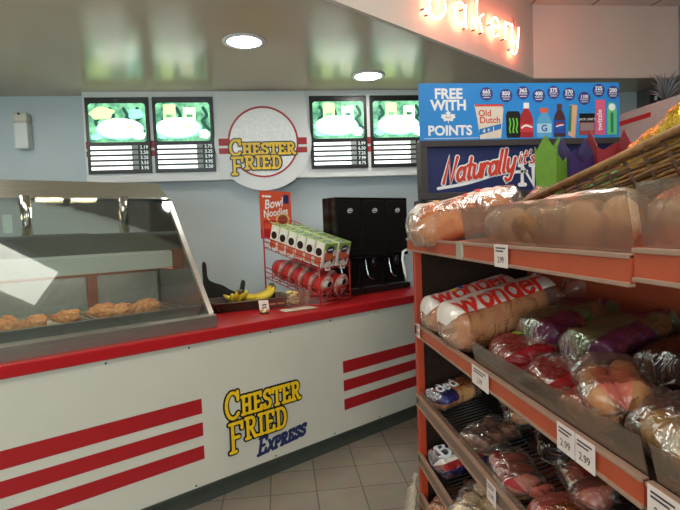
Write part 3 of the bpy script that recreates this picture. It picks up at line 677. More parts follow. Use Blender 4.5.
cu_ = thing('bell', 'small pale brass bell on the countertop in front of the bananas', 'bell', CT(-1.25, .22, 1.031), A)
MB().mat(BLACK).lathe([(.001, 0), (.032, 0), (.032, .006), (.001, .006)], 20).build('base', cu_)
MB().mat(mat('brass', (214, 190, 140), .3, metal=.6)).lathe([(.03, .007), (.028, .018), (.015, .03), (.004, .033), (.004, .04), (.001, .04)], 20).build('dome', cu_)
o = MB().mat(mat('paper_sheet', (206, 196, 176), .7)); o.grid(lambda u, v: Vector((-.13 + .26 * u, -.06 + .12 * v, .0012 + .006 * max(0, noise.noise(Vector((u * 3, v * 3, 5)))))), 10, 6)
tag(o.build('paper_sheet', None, None, CT(-1.0, .17, 1.0312), (0, 0, A + R(-6))), 'flat cream paper sheet lying on the red countertop in front of the rack', 'paper')
cl_ = thing('plastic_tub', 'clear plastic tub of pale packets between the bananas and the rack', 'tub', CT(-.93, .33, 1.031), A)
b = MB().mat(CLEAR); bowlbox(b, .075, .10, .06, .08, 0, .10, .003); b.build('tub', cl_)
b = MB().mat(mat('packet', (196, 170, 120), .5, scale=25, c2=(220, 206, 120)))
for i in range(7): b.blob((random.uniform(-.05, .05), random.uniform(-.035, .035), .03 + .012 * i), .035, .02, .014, .2, 3, i, 6, 8)
o = b.build('packets', cl_); o['kind'] = 'stuff'

# ------------------------------------------------------------------ header cabinet (blue points card, "Naturally it's" panel)
hc = thing('coffee_cabinet', 'tall dark cabinet with a navy header reading Naturally it’s, behind the bread shelf', 'cabinet', (.945, 3.3, 0))
CABM = mat('cabinet_grey', (62, 56, 56), .5, var=.06)
HW = 1.405
b = MB().mat(CABM); b.box(0, HW, 0.03, .2, .06, .95, .004); b.build('lower_cabinet', hc)
MB().mat(BLACK).box(.03, HW - .03, .06, .18, 0, .06).build('plinth', hc)
MB().mat(CABM).box(-.0, HW, .0, .2, .95, .99, .004).build('worktop', hc)
MB().mat(CABM).box(0, HW, .17, .2, .99, 1.757).build('back_panel', hc)
for x in (0, HW - .04): MB().mat(CABM).box(x, x + .04, .03, .17, .99, 1.757).build('side_panel', hc)
b = MB().mat(CABM); b.box(0, HW, .0, .1, 1.757, 1.80, .004); b.box(0, HW, .0, .1, 2.10, 2.142, .004); b.box(0, .045, 0, .1, 1.80, 2.10); b.box(HW - .045, HW, 0, .1, 1.80, 2.10); b.box(.045, HW - .045, .03, .1, 1.80, 2.10); b.build('header_box', hc)
b = MB().mat(NAVY); rect(b, .045, HW - .045, 1.80, 2.10, front(.028)); b.build('sign_face', hc)
pls, wn_ = layout('Naturally', LOW, .15, .32, .02); pls = [[(a * .50 / wn_, b_ + .15 * a * .50 / wn_) for a, b_ in p] for p in pls]
LR = mat('letter_red', (214, 62, 44), .4)
b = MB().mat(WPRINT); ribbon(b, pls, .036, front(.0268, .15, 1.86)); ribbon(b, [sm([(0.0, -.03), (.2, .0), (.42, .055), (.62, .07)])], .02, front(.0268, .12, 1.86)); b.build('script_outline', hc)
b = MB().mat(LR); ribbon(b, pls, .02, front(.022, .15, 1.86)); b.build('script', hc)
pls, _ = layout("it's", LOW, .085, .3, .02)
b = MB().mat(WPRINT); ribbon(b, pls, .022, front(.0268, .675, 1.985)); b.build('script_outline', hc); b = MB().mat(LR); ribbon(b, pls, .010, front(.022, .675, 1.985)); b.build('script', hc)
pls, _ = layout('Nu', SLAB, .15, 0, .02); b = MB().mat(WPRINT); ribbon(b, pls, .026, front(.0268, .68, 1.83)); b.build('lettering', hc)
# the blue card standing on top
bc = thing('points_card', 'bright blue card reading FREE WITH POINTS with drinks and snacks, standing on the dark cabinet', 'sign', (.947, 3.32, 2.1425))
MB().mat(mat('card_blue', (44, 138, 214), .4, var=.04, scale=2)).box(0, 1.405, -.006, 0, 0, .37).build('card', bc)
f0_ = front(-.0068)
b = MB().mat(WPRINT); text(b, 'FREE', .092, lambda a, c: f0_(.20 + a, .272 + c), .035); text(b, 'WITH', .092, lambda a, c: f0_(.20 + a, .198 + c), .035); text(b, 'POINTS', .088, lambda a, c: f0_(.205 + a, .035 + c), .035); rect(b, .03, .40, .012, .015, f0_); b.build('headline', bc)
leaf = [(0, -.5), (.04, -.2), (.35, -.26), (.3, -.14), (.55, .1), (.45, .14), (.5, .34), (.32, .28), (.27, .38), (.12, .2), (.18, .52), (.09, .46), (0, .68)]
leaf = leaf + [(-x, y) for x, y in leaf[::-1][1:-1]]
b = MB().mat(WPRINT); poly(b, [(.195 + x * .095, .145 + y * .08) for x, y in leaf], f0_); b.mat(REDV); text(b, 'PLUS', .018, lambda a, c: front(-.0074)(.195 + a, .143 + c), .01); b.build('maple_leaf', bc)
PUR = mat('purple_dot', (62, 54, 128), .45)
for (x, z, n_) in ((.46, .30, '665'), (.595, .288, '850'), (.715, .306, '365'), (.825, .285, '400'), (.93, .307, '375'), (1.04, .295, '570'), (1.15, .266, '1100'), (1.255, .318, '325'), (1.36, .304, '200')):
    b = MB().mat(PUR); disc(b, x, z, .044, f0_); b.mat(WPRINT); fn = front(-.0074); text(b, n_, .036 if len(n_) < 4 else .028, lambda a, c: fn(x + a, z + .003 + c), .03); text(b, 'POINTS', .017, lambda a, c: fn(x + a, z - .014 + c), .01); ribbon(b, [[(x - .022, z - .024), (x + .022, z - .024)]], .004, fn); b.build('points_badge', bc)
f1_ = front(-.0074); f2_ = front(-.008); f3_ = front(-.0086)
def pm(n, c): return mat('card_' + n, c, .45, var=.03)
def shape(name, layers):
    b = MB()
    for m, pts, fn in layers: b.mat(m); poly(b, pts, fn)
    return b
def bottle(x, w_, h, c, cap, capc, lab, labc):
    hw = w_ / 2
    out = [(x - hw, .01), (x + hw, .01), (x + hw, h * .55), (x + hw * .8, h * .7), (x + hw * .38, h * .84), (x + hw * .38, h), (x - hw * .38, h), (x - hw * .38, h * .84), (x - hw * .8, h * .7), (x - hw, h * .55)]
    b = MB().mat(c); poly(b, out, f1_); b.mat(capc); rect(b, x - hw * (.42 if cap < 1 else .55), x + hw * (.42 if cap < 1 else .55), h * .86, h * 1.02, f2_); b.mat(labc); rect(b, x - hw * .98, x + hw * .98, h * lab[0], h * lab[1], f2_); return b
b = MB().mat(pm('chip_bag', (226, 214, 196))); poly(b, [(.375, .23), (.40, .222), (.43, .23), (.46, .222), (.5, .23), (.53, .222), (.56, .23), (.575, .2), (.555, .01), (.41, .005), (.395, .12)], f1_)
b.mat(LR); ribbon(b, [[(.385, .225), (.565, .225)]], .014, f2_); text(b, 'Old', .058, lambda a, c: f2_(.445 + a, .155 + c), .02); text(b, 'Dutch', .058, lambda a, c: f2_(.48 + a, .11 + c), .02); b.mat(pm('band', (40, 120, 190))); poly(b, [(.405, .03), (.555, .07), (.56, .105), (.405, .07)], f2_); b.mat(WPRINT); text(b, '4 + 1', .04, lambda a, c: f3_(.47 + a, .05 + c + .2 * a), .01); b.build('chip_bag_print', bc)
b = MB().mat(pm('can_black', (22, 24, 24))); poly(b, [(.598, .01), (.685, .01), (.692, .03), (.692, .165), (.68, .185), (.603, .185), (.592, .165), (.592, .03)], f1_); b.mat(pm('claw', (110, 200, 60)))
for i in range(3): ribbon(b, [sm([(.617 + i * .024, .135), (.622 + i * .024, .1), (.615 + i * .024, .07 - .015 * (i == 1)), (.62 + i * .024, .045)])], .010, f2_)
b.build('can_print', bc)
b = bottle(.735, .092, .235, pm('cola', (170, 40, 46)), 0, WPRINT, (.2, .44), pm('red_label', (206, 60, 66))); b.mat(WPRINT); ribbon(b, [sm([(.70, .075), (.73, .09), (.77, .078)])], .012, f3_); b.build('bottle_print', bc)
b = bottle(.86, .105, .20, pm('sport', (96, 170, 214)), 1, pm('cap_orange', (224, 98, 70)), (.2, .5), pm('sport_label', (180, 214, 232))); b.mat(pm('sport_g', (40, 90, 170))); text(b, 'G', .06, lambda a, c: f3_(.86 + a, .05 + c), .03); b.build('bottle_print', bc)
b = bottle(.97, .085, .225, pm('pepsi_dark', (78, 44, 46)), 0, pm('cap_brown', (96, 60, 60)), (.15, .55), pm('pepsi_blue', (40, 76, 160))); b.mat(REDV); poly(b, arc(.97, .085, .026, .026, 0, 180, 10), f3_); b.mat(WPRINT); ribbon(b, [sm([(.946, .08), (.965, .086), (.994, .09)])], .010, front(-.0092)); b.mat(pm('pb', (50, 90, 190))); poly(b, arc(.97, .085, .026, .026, 200, 340, 8), f3_); b.build('bottle_print', bc)
b = MB().mat(pm('wrap_cream', (222, 176, 140))); poly(b, [(1.03, .02), (1.08, .0), (1.10, .22), (1.045, .225)], f1_); b.mat(pm('wrap_green', (60, 130, 80))); poly(b, [(1.03, .05), (1.05, .04), (1.06, .22), (1.045, .22)], f2_); b.build('wrap_print', bc)
b = MB().mat(pm('jerky_red', (170, 70, 70))); rect(b, 1.11, 1.225, .02, .165, f1_); b.mat(BLACK); rect(b, 1.112, 1.223, .105, .165, f2_); b.mat(pm('jerky_grey', (150, 130, 130))); rect(b, 1.12, 1.215, .05, .1, f2_); b.mat(WPRINT); text(b, "JACK LINK'S", .022, lambda a, c: f3_(1.168 + a, .118 + c), .01); b.build('jerky_print', bc)
b = MB().mat(pm('twizz', (226, 96, 130))); rect(b, 1.23, 1.30, .02, .255, f1_); b.mat(WPRINT); text(b, 'twizzle', .05, lambda a, c: f2_(1.265 - c + .01, .12 + a), .02); b.build('candy_print', bc)
b = MB().mat(pm('mint', (110, 200, 140))); poly(b, [(1.315, .02), (1.385, .02), (1.385, .19), (1.37, .235), (1.325, .235), (1.315, .19)], f1_); b.mat(WPRINT); disc(b, 1.35, .205, .024, f2_); b.mat(pm('mint_d', (40, 130, 80))); ribbon(b, [[(1.35, .04), (1.35, .16)]], .02, f2_); b.build('gum_print', bc)

# ------------------------------------------------------------------ bread shelves
SL = .21; TH = math.atan(SL)
XF1, XF = .66, .685; XBK = 1.31
ZR = {1: 1.529, 2: 1.091, 3: .716, 4: .405, 5: .19}
def sl(k): return .06 if k == 1 else SL
def deck_z(k, x): return ZR[k] - .035 + sl(k) * (x - (XF1 if k == 1 else XF))
LEVEL = {1: 'top shelf', 2: 'second shelf', 3: 'third shelf', 4: 'fourth shelf', 5: 'bottom shelf'}
def shelf_unit(y0, y1, label, dz1, ends, tags):
    t = thing('bread_shelf_unit', label, 'shelf', (0, 0, 0), 0, 'orange bread shelf bays')
    MB().mat(DARK).box(XF, XBK, y0 + .03, y1 - .03, 0, .12).build('plinth', t)
    MB().mat(ORANGE).box(XBK - .012, XBK, y0, y1, .1, 1.53).build('back_panel', t)
    if ends:
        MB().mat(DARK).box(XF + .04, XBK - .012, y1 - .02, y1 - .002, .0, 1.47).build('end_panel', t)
        MB().mat(POST).box(XF, XF + .04, y1 - .03, y1, 0, 1.47, .004).build('post', t)
    MB().mat(POST).box(XBK - .05, XBK - .013, y0 + .002, y0 + .03, .12, 1.44, .004).build('upright', t)
    MB().mat(ORANGE).box(XBK, 1.70, y0, y1, 1.515, 1.532, .003).build('top_deck', t)
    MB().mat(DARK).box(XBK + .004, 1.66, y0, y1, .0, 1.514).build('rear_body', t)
    for k in range(1, 6):
        xf = XF1 if k == 1 else XF; zr = ZR[k] + (dz1 if k == 1 else 0); s_l = sl(k)
        if k in (3, 4):
            b = MB().mat(BLACK); n = int((y1 - y0) / .03)
            for i in range(n + 1): y = y0 + .012 + (y1 - y0 - .024) * i / n; b.tube([(xf + .012, y, zr - .035), (XBK - .014, y, zr - .035 + SL * (XBK - .014 - xf))], .003, 6)
            for x in (xf + .04, xf + .25, XBK - .05): b.tube([(x, y0 + .004, zr - .041 + SL * (x - xf)), (x, y1 - .032, zr - .041 + SL * (x - xf))], .004, 6)
            b.build('wire_deck', t)
        else:
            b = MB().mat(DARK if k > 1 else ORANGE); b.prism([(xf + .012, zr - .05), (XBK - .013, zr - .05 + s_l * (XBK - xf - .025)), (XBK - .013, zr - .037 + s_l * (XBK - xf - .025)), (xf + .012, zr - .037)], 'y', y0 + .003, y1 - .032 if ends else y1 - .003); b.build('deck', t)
        ya, yb = y0 + .002, y1 + (.004 if ends else -.004)
        b = MB().mat(ORANGE if k < 3 else mat('grey_brown_rail', (122, 98, 84), .45)); b.box(xf, xf + .012, ya, yb, zr - .058, zr - .004); b.mat(LIP); b.box(xf - .006, xf + .012, ya, yb, zr - .010, zr, .002); b.box(xf - .006, xf + .012, ya, yb, zr - .064, zr - .055, .002)
        if k == 1 and ends: b.mat(mat('clip', (170, 160, 140), .4)); b.box(xf - .008, xf + .013, 1.79, 1.845, zr - .063, zr + .001)
        rail = b.build('price_rail', t)
        for (kk, ty0, ty1, dz) in tags:
            if kk != k: continue
            h = .062; g = MB().mat(TAGW); g.prism([(ty0, zr - .066 + dz), (ty1, zr - .066 + dz), (ty1, zr + .002 + dz), (ty0, zr + .002 + dz)], 'x', xf - .0095, xf - .0075)
            fn = lambda a, c, xf=xf: (xf - .0101, (ty0 + ty1) / 2 - a, zr - .064 + dz + c); g.mat(INK); wd = ty1 - ty0
            ribbon(g, [[(-wd * .36, .055), (wd * .36, .055)], [(-wd * .36, .046), (wd * .2, .046)]], .0045, fn); text(g, '2.99', .026, lambda a, c: fn(a, .012 + c), .01); g.build('price_tag', rail)
        if k in (1, 2):
            ga, gb = (y0 + .01, (1.80 if k == 1 else 1.80)) if ends else (y0 + .01, y1 - .012); h = .12 if k == 1 else .078
            b = MB().mat(GUARD); b.prism([(xf + .014, zr), (xf + .017, zr), (xf + .0, zr + h), (xf - .003, zr + h)], 'y', ga, gb); b.build('guard', t)
        elif k == 3:
            b = MB().mat(GUARD); b.prism([(xf + .014, zr - .03), (xf + .017, zr - .03), (xf + .006, zr + .035), (xf + .003, zr + .035)], 'y', y0 + .01, y1 - .04); b.build('guard', t)
    return t
shelf_unit(.90, 2.60, 'orange metal bread shelf bay with dark end panel, nearer the counter', 0, True, [(1, 1.41, 1.50, 0), (2, 1.63, 1.775, -.004), (2, 1.125, 1.20, 0), (2, 1.045, 1.12, 0), (3, 1.59, 1.66, 0), (2, 2.47, 2.52, .006)])
shelf_unit(-.35, .895, 'orange metal bread shelf bay at the right edge, nearest the viewer', .012, False, [(2, .80, .88, 0), (1, .3, .38, 0), (2, .35, .43, 0)])

# ------------------------------------------------------------------ bread bags
def bag_fn(L_, W_, H_, seed, crumple=.05, tail=True, ex=2.6):
    def e(u):
        f = 1 - (1 - min(u / .12, 1)) ** 2.2
        if tail:
            if u > .74:
                q = min((u - .74) / .14, 1); f *= 1 - .86 * (q * q * (3 - 2 * q))
            if u > .88: f = .14 + .40 * (u - .88) / .12
        else: f = min(f, 1 - (1 - min((1 - u) / .12, 1)) ** 2.2)
        return max(f, .02)
    def fn(u, v, k=1.0, off=0):
        f = e(u); th = 2 * PI * v; c, s_ = math.cos(th), math.sin(th)
        d = (abs(c) ** ex + abs(s_) ** ex) ** (-1 / ex)
        nz = noise.noise(Vector((u * 4.5, c * 1.3, s_ * 1.3)) + Vector((seed * 3.1, seed, 0))) + .6 * noise.noise(Vector((u * 14, c * 3.1, s_ * 3.1 + seed)))
        r = d * (1 + crumple * nz * 1.6) * k
        zc = H_ / 2 * (.86 if u < .8 else .86 + .1 * (u - .8) / .2)
        y = c * r * f * W_ / 2; z = zc + s_ * r * f * H_ / 2
        x = -L_ / 2 + L_ * u + .008 * noise.noise(Vector((c * 2, s_ * 2, seed + u * 3)))
        if z < .002: z = .002 - .001 * 0
        p = Vector((x, y, z))
        if off:
            p += Vector((0, c, s_)).normalized() * off
        return p
    return fn
CRUST = mat('bread_crust', (176, 100, 52), .6, scale=10, c2=(206, 140, 84), bump=.3, bscale=60)
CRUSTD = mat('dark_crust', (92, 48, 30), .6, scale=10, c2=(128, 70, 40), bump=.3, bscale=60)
BUN = mat('bun_crust', (198, 124, 62), .5, scale=8, c2=(222, 168, 104), bump=.2, bscale=50)
CHEESE = mat('cheese_bread', (196, 140, 60), .6, scale=26, c2=(226, 186, 110), bump=.7, bscale=70)
PALE = mat('pale_bread', (222, 186, 140), .6, scale=12, c2=(238, 214, 176), bump=.3, bscale=40)
REDBREAD = mat('red_bread', (150, 52, 36), .5, scale=14, c2=(184, 84, 52), bump=.3, bscale=50)
WFILM = film('white_print_film', (255, 255, 255), .86, (246, 232, 218), .25, .25, 10, .3)
PINKF = film('pink_print_film', (255, 240, 235), .5, (230, 112, 96), .2, .45, 16, .5)
REDF = film('red_print_film', (255, 220, 215), .72, (164, 34, 40), .2, .45, 16, .5)
PURF = film('purple_print_film', (240, 225, 240), .78, (92, 36, 64), .2, .45, 16, .5)
BLUF = film('blue_print_film', (225, 230, 255), .8, (44, 48, 120), .18, .6, 20, .8)
GRNF = film('green_print_film', (225, 240, 220), .6, (96, 110, 70), .2, .45, 16, .5)
ORGF = film('orange_print_film', (255, 235, 215), .6, (214, 120, 56), .2, .7, 20, .7)
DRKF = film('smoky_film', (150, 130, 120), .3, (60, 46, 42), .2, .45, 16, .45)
PRED = mat('print_red', (214, 44, 30), .45, var=.03); PYEL = mat('print_yellow', (236, 200, 50), .45); PBLU = mat('print_blue', (50, 70, 150), .45); PGRN = mat('print_lime', (176, 196, 70), .45)
bagn = [0]
def bag(name, label, shelf, x, y, rz, L_, W_, H_, content, films, cat='bread', group=None, tail=True, words=None, nb=(3, 2), zadd=0, dots=None, roll=0, tilt=True, crumple=.05, patch=None, pit=0):
    """films: (default film, [(v0, v1, u0, u1, film) printed zones])"""
    bagn[0] += 1; sd = bagn[0] * 1.37
    M3 = (Matrix.Rotation(-math.atan(sl(shelf)) - R(pit), 3, 'Y') @ Matrix.Rotation(R(rz), 3, 'Z') @ Matrix.Rotation(R(roll), 3, 'X'))
    t = thing(name, label, cat, (x, y, deck_z(shelf, x) + zadd + .004), tuple(M3.to_euler()), group)
    fn = bag_fn(L_, W_, H_, sd, crumple, tail)
    b = MB(); b.mats = [films[0]] + [z[4] for z in films[1]]
    def mf(u, v):
        for i, z in enumerate(films[1]):
            if z[0] <= v <= z[1] and z[2] <= u <= z[3]: return i + 1
        return 0
    b.grid(fn, 40, 36, True, mf); b.build('wrapper', t)
    if content[0] == 'loaf':
        g = bag_fn(L_ * .72, W_ * .88, H_ * .9, sd + 5, .03, False, 3.2); c = MB().mat(content[1]); c.grid(lambda u, v: g(u, v) + Vector((-L_ * .115, 0, H_ * .03)), 18, 20, True); c.build('loaf', t)
    else:
        nx, ny = nb; lx = L_ * (.74 if tail else .86); q = MB
        for i in range(nx):
            for j in range(ny):
                cx = -L_ / 2 + L_ * .05 + lx * (i + .5) / nx; cy = W_ * .86 * ((j + .5) / ny - .5); c = MB().mat(content[1])
                c.blob((cx, cy, H_ * .43), lx / nx * .50, W_ * .86 / ny * .5, H_ * .38, .12, 2, i * 3 + j + sd, 10, 14, flat=.9); c.build('bun' if content[0] == 'buns' else 'roll', t)
    if words:
        for (txt, font, size, u0, v0, m_, wd, asp) in words:
            pls, tw = layout(txt, font, size, .1, .03); c = MB().mat(m_); per = (W_ + H_) * 1.35
            ribbon(c, pls, wd, lambda a, c_: fn(u0 + a * asp / L_, v0 - c_ / per, 1, .0035), .008); c.build('lettering', t)
    if dots:
        c = MB()
        for (u0, v0, r_, m_) in dots:
            c.mat(m_); n = 14; c.add([fn(u0, v0, 1, .004)] + [fn(u0 + r_ * math.cos(2 * PI * k / n) / L_, v0 + r_ * math.sin(2 * PI * k / n) / ((W_ + H_) * 1.35), 1, .004) for k in range(n)], [(0, 1 + k, 1 + (k + 1) % n) for k in range(n)])
        c.build('printed_dots', t)
    if patch:
        (u0, u1, v0, v1, m_) = patch; c = MB().mat(m_); c.grid(lambda u, v: fn(u0 + (u1 - u0) * u, v0 + (v1 - v0) * v, 1, .003), 8, 8); c.build('label', t)
    if tail:
        c = MB().mat(mat('bag_clip', (226, 220, 210), .4)); p = fn(.885, .25); c.box(p.x - .01, p.x + .01, -.02, .02, H_ * .43 - .004 + .0, H_ * .43 + .004, .002); c.build('clip', t)
    return t
WW = [('Wonder', LOW, .115, .06, .40, PRED, .021, 1.0)]
wd_ = lambda: [('Wonder', LOW, .105, .10, .385, PRED, .0175, .95)]
wfilms = (CLEAR, [(.13, .40, .03, .76, WFILM)])
wdots = [(.30, .27, .014, PYEL), (.36, .27, .012, PBLU), (.24, .275, .011, PRED)]
# top shelf
bag('bread_bag', 'bagged loaf in white and orange film at the far end of the top shelf', 1, .90, 2.22, 8, .68, .25, .20, ('loaf', CRUST), (CLEAR, [(.12, .33, .04, .7, WFILM), (.33, .42, .05, .55, ORGF)]), dots=[(.2, .3, .015, PYEL), (.28, .3, .012, PRED), (.4, .3, .018, PRED), (.5, .3, .014, PRED)], group='bagged bread', crumple=.08, pit=7, zadd=.035)
bag('bun_bag', 'frosted bag of pale flat rolls behind the top guard, left of the wicker basket', 1, .855, 1.70, 80, .36, .24, .165, ('buns', PALE), (CLEARW, []), group='bagged bread', nb=(2, 2))
bag('bun_bag', 'bag of pale rolls behind the top guard, directly in front of the wicker basket', 1, .85, 1.35, 84, .36, .24, .175, ('buns', PALE), (CLEARW, [(.15, .35, .2, .6, WFILM)]), group='bagged bread', nb=(2, 2))
bag('bun_bag', 'white and pink bag on the top shelf at the right edge of the picture', 1, .95, .99, 80, .34, .24, .17, ('buns', PALE), (CLEARW, [(.1, .42, .1, .7, PINKF)]), group='bagged bread', nb=(2, 2))
bag('bun_bag', 'bag of rolls on the top shelf of the bay nearest the viewer', 1, .9, .5, 85, .36, .26, .15, ('buns', BUN), (CLEARW, []), group='bagged bread', nb=(2, 2))
bg = thing('bagel', 'single dark yellow round bagel behind the top clear guard', 'bagel', (.745, 1.46, deck_z(1, .745) + .06), tuple(Matrix.Rotation(R(55), 3, 'Y').to_euler()))
b = MB().mat(CHEESE); b.tube([(.045 * math.cos(2 * PI * k / 20), .055 * math.sin(2 * PI * k / 20), 0) for k in range(20)], .02, 10, closed=True); b.build('ring', bg)
# second shelf
bag('bread_bag', 'white bagged loaf with red lettering, farthest from the viewer on the second shelf', 2, .985, 2.40, 6, .64, .235, .20, ('loaf', CRUST), wfilms, group='bagged bread', words=wd_(), dots=wdots)
bag('bread_bag', 'white bagged loaf with red lettering, second from the far end of the second shelf', 2, .98, 2.07, 6, .66, .27, .225, ('loaf', CRUST), wfilms, group='bagged bread', words=wd_(), dots=wdots)
bag('bread_bag', 'purple and clear bagged loaf at the back of the second shelf beside the white loaves', 2, 1.06, 1.76, 12, .38, .22, .16, ('loaf', CRUSTD), (GRNF, [(.02, .13, 0, 1, PURF), (.3, .5, .0, .45, PURF), (.14, .3, .55, 1, PURF)]), group='bagged bread', crumple=.1)
bag('bread_bag', 'second purple bagged loaf at the back of the second shelf, nearer the viewer', 2, 1.06, 1.46, 14, .38, .22, .17, ('loaf', CRUSTD), (GRNF, [(.02, .14, 0, 1, PURF), (.32, .5, .0, .5, PURF), (.14, .32, .6, 1, PURF)]), group='bagged bread', crumple=.1)
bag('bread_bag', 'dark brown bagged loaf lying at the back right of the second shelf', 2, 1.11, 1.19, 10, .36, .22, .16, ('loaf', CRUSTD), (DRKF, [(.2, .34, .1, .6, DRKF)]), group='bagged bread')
bag('bun_bag', 'maroon bag with lime dots at the front of the second shelf', 2, .85, 1.74, 82, .30, .19, .095, ('buns', REDBREAD), (REDF, [(.3, .45, .1, .8, PINKF)]), group='bagged bread', nb=(3, 1), dots=[(.6, .3, .016, PGRN), (.66, .28, .012, PGRN)])
bag('bun_bag', 'red bag of reddish rolls at the front of the second shelf, behind the grey guard', 2, .84, 1.45, 84, .28, .18, .09, ('buns', REDBREAD), (CLEAR, [(.05, .22, .0, .9, REDF), (.36, .46, .1, .9, REDF)]), group='bagged bread', nb=(4, 1))
bag('bun_bag', 'clear bag of orange buns lying on top at the front of the second shelf', 2, .85, 1.22, 66, .32, .17, .125, ('buns', BUN), (CLEAR, [(.16, .30, .0, .4, PINKF)]), group='bagged bread', nb=(2, 2), zadd=.02, crumple=.1)
bag('bun_bag', 'pink printed bag low at the front of the second shelf beside the clear bun bag', 2, .77, 1.20, 92, .22, .10, .085, ('buns', BUN), (CLEAR, [(.1, .45, .2, .8, PINKF)]), group='bagged bread', nb=(2, 1))
bag('bun_bag', 'clear bag of yellow cheese bread at the lower right of the second shelf', 2, .84, .94, 78, .32, .2, .13, ('buns', CHEESE), (CLEAR, []), group='bagged bread', nb=(2, 2), crumple=.1)
bag('bun_bag', 'clear bag of pale buns at the right edge of the second shelf', 2, 1.09, .86, 80, .32, .2, .15, ('buns', PALE), (CLEAR, []), group='bagged bread', nb=(2, 2), crumple=.1)
bag('bread_bag', 'bagged loaf on the second shelf of the bay nearest the viewer', 2, .92, .55, 10, .42, .2, .14, ('loaf', CRUST), (CLEARW, [(.15, .4, .1, .6, WFILM)]), group='bagged bread')
# third shelf
bag('bun_bag', 'purple and orange bag at the far end of the third shelf', 3, .86, 2.44, 12, .32, .19, .10, ('loaf', ORGF and BUN), (CLEAR, [(.26, .5, 0, .35, BLUF), (.1, .26, .0, .3, BLUF), (.2, .36, .35, .7, ORGF)]), group='bagged bread', words=[('ded', LOW, .06, .12, .33, WPRINT, .008, 1)])
bag('bun_bag', 'smoky clear bag of brown rolls on the wire deck of the third shelf', 3, .83, 1.96, 25, .27, .18, .08, ('buns', CRUSTD), (CLEAR, []), group='bagged bread', nb=(3, 2), crumple=.1)
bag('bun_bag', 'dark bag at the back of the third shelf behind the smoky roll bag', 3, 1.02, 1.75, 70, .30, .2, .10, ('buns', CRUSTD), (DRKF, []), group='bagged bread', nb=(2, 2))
bag('bread_bag', 'red bag of long rolls at the front of the third shelf behind the price tag', 3, .78, 1.66, 80, .30, .15, .085, ('rolls', REDBREAD), (CLEAR, [(.1, .2, .0, .8, REDF)]), group='bagged bread', nb=(3, 1))
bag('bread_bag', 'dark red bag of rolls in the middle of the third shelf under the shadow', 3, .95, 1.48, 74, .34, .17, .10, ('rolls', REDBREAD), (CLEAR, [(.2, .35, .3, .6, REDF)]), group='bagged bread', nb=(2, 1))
bag('bread_bag', 'pinkish red bag with an oval label at the front of the third shelf', 3, .775, 1.34, 82, .30, .15, .085, ('rolls', REDBREAD), (PINKF, []), group='bagged bread', nb=(3, 1), patch=(.3, .55, .2, .34, ORGF))
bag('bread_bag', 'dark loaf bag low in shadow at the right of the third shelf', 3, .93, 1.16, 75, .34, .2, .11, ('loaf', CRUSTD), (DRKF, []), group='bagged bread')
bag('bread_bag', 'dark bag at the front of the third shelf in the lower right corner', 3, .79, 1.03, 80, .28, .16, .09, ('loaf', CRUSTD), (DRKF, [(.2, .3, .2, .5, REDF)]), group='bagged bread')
bag('bread_bag', 'brown roll bag at the back of the third shelf, beside the dark bag', 3, 1.04, 2.08, 75, .32, .2, .10, ('rolls', CRUST), (CLEAR, []), group='bagged bread', nb=(3, 1))
# fourth shelf
bag('bread_bag', 'navy and white bread bag with red stripe on the fourth shelf at the far end', 4, .86, 2.40, 8, .32, .22, .11, ('loaf', CRUST), (BLUF, [(.33, .39, 0, 1, WFILM), (.39, .47, 0, 1, REDF)]), group='bagged bread', words=[('Bre', {**LOW}, .075, .12, .33, WPRINT, .013, 1)])
bag('bun_bag', 'clear bag of pale rolls at the front of the fourth shelf', 4, .81, 2.0, 35, .32, .2, .1, ('buns', PALE), (CLEAR, []), group='bagged bread', nb=(3, 2), crumple=.1)
bag('bun_bag', 'bag of rolls on the fourth shelf under the third shelf price tag', 4, .83, 1.6, 70, .32, .2, .1, ('buns', BUN), (CLEAR, []), group='bagged bread', nb=(3, 2))
bag('bun_bag', 'orange bag of buns on the bottom shelf at the far end', 5, .82, 2.38, 40, .3, .2, .1, ('buns', BUN), (ORGF, []), group='bagged bread', nb=(2, 2))

# ------------------------------------------------------------------ wicker basket and paper bags on the top shelf
bkM = Matrix.Translation((1.15, 1.38, 1.625)) @ Matrix.Rotation(R(-9.6), 4, 'X') @ Matrix.Rotation(R(8), 4, 'Y')
bk = thing('wicker_basket', 'long tilted brown wicker basket standing at the back of the top shelf', 'basket'); bk.matrix_world = bkM
WIC = mat('wicker', (118, 84, 48), .6, scale=30, c2=(158, 122, 74)); WICD = mat('wicker_dark', (66, 44, 28), .6, scale=30, c2=(98, 68, 42))
hx, hy = .09, .56
for k_ in range(13):
    z = .006 + k_ * .0092; sp = .0058 * k_; b = MB().mat(WIC if k_ % 3 else WICD); pts = []
    for (ax, ay, bx_, by_) in ((-hx - sp, -hy - sp, hx + sp, -hy - sp), (hx + sp, -hy - sp, hx + sp, hy + sp), (hx + sp, hy + sp, -hx - sp, hy + sp), (-hx - sp, hy + sp, -hx - sp, -hy - sp)):
        n = max(4, int(math.hypot(bx_ - ax, by_ - ay) / .085))
        for i in range(n): 
            u = i / n; wv = .0045 * (1 if (i + k_) % 2 else -1); dx, dy = (bx_ - ax), (by_ - ay); l_ = math.hypot(dx, dy)
            pts.append((ax + dx * u + dy / l_ * wv, ay + dy * u - dx / l_ * wv, z + .004 * noise.noise(Vector((i * .4, k_, 0)))))
    b.tube(pts, .0044, 6, closed=True); b.build('weave', bk)
b = MB().mat(WICD)
for i in range(15):
    y = -hy + 2 * hy * i / 14
    for q in (-1, 1): b.tube([(q * hx, y, .0), (q * (hx + .075), y, .125)], .006, 6)
for i in range(6):
    x = -hx + 2 * hx * i / 5
    for q in (-1, 1): b.tube([(x, q * hy, 0), (x, q * (hy + .075), .125)], .006, 6)
b.build('stakes', bk)
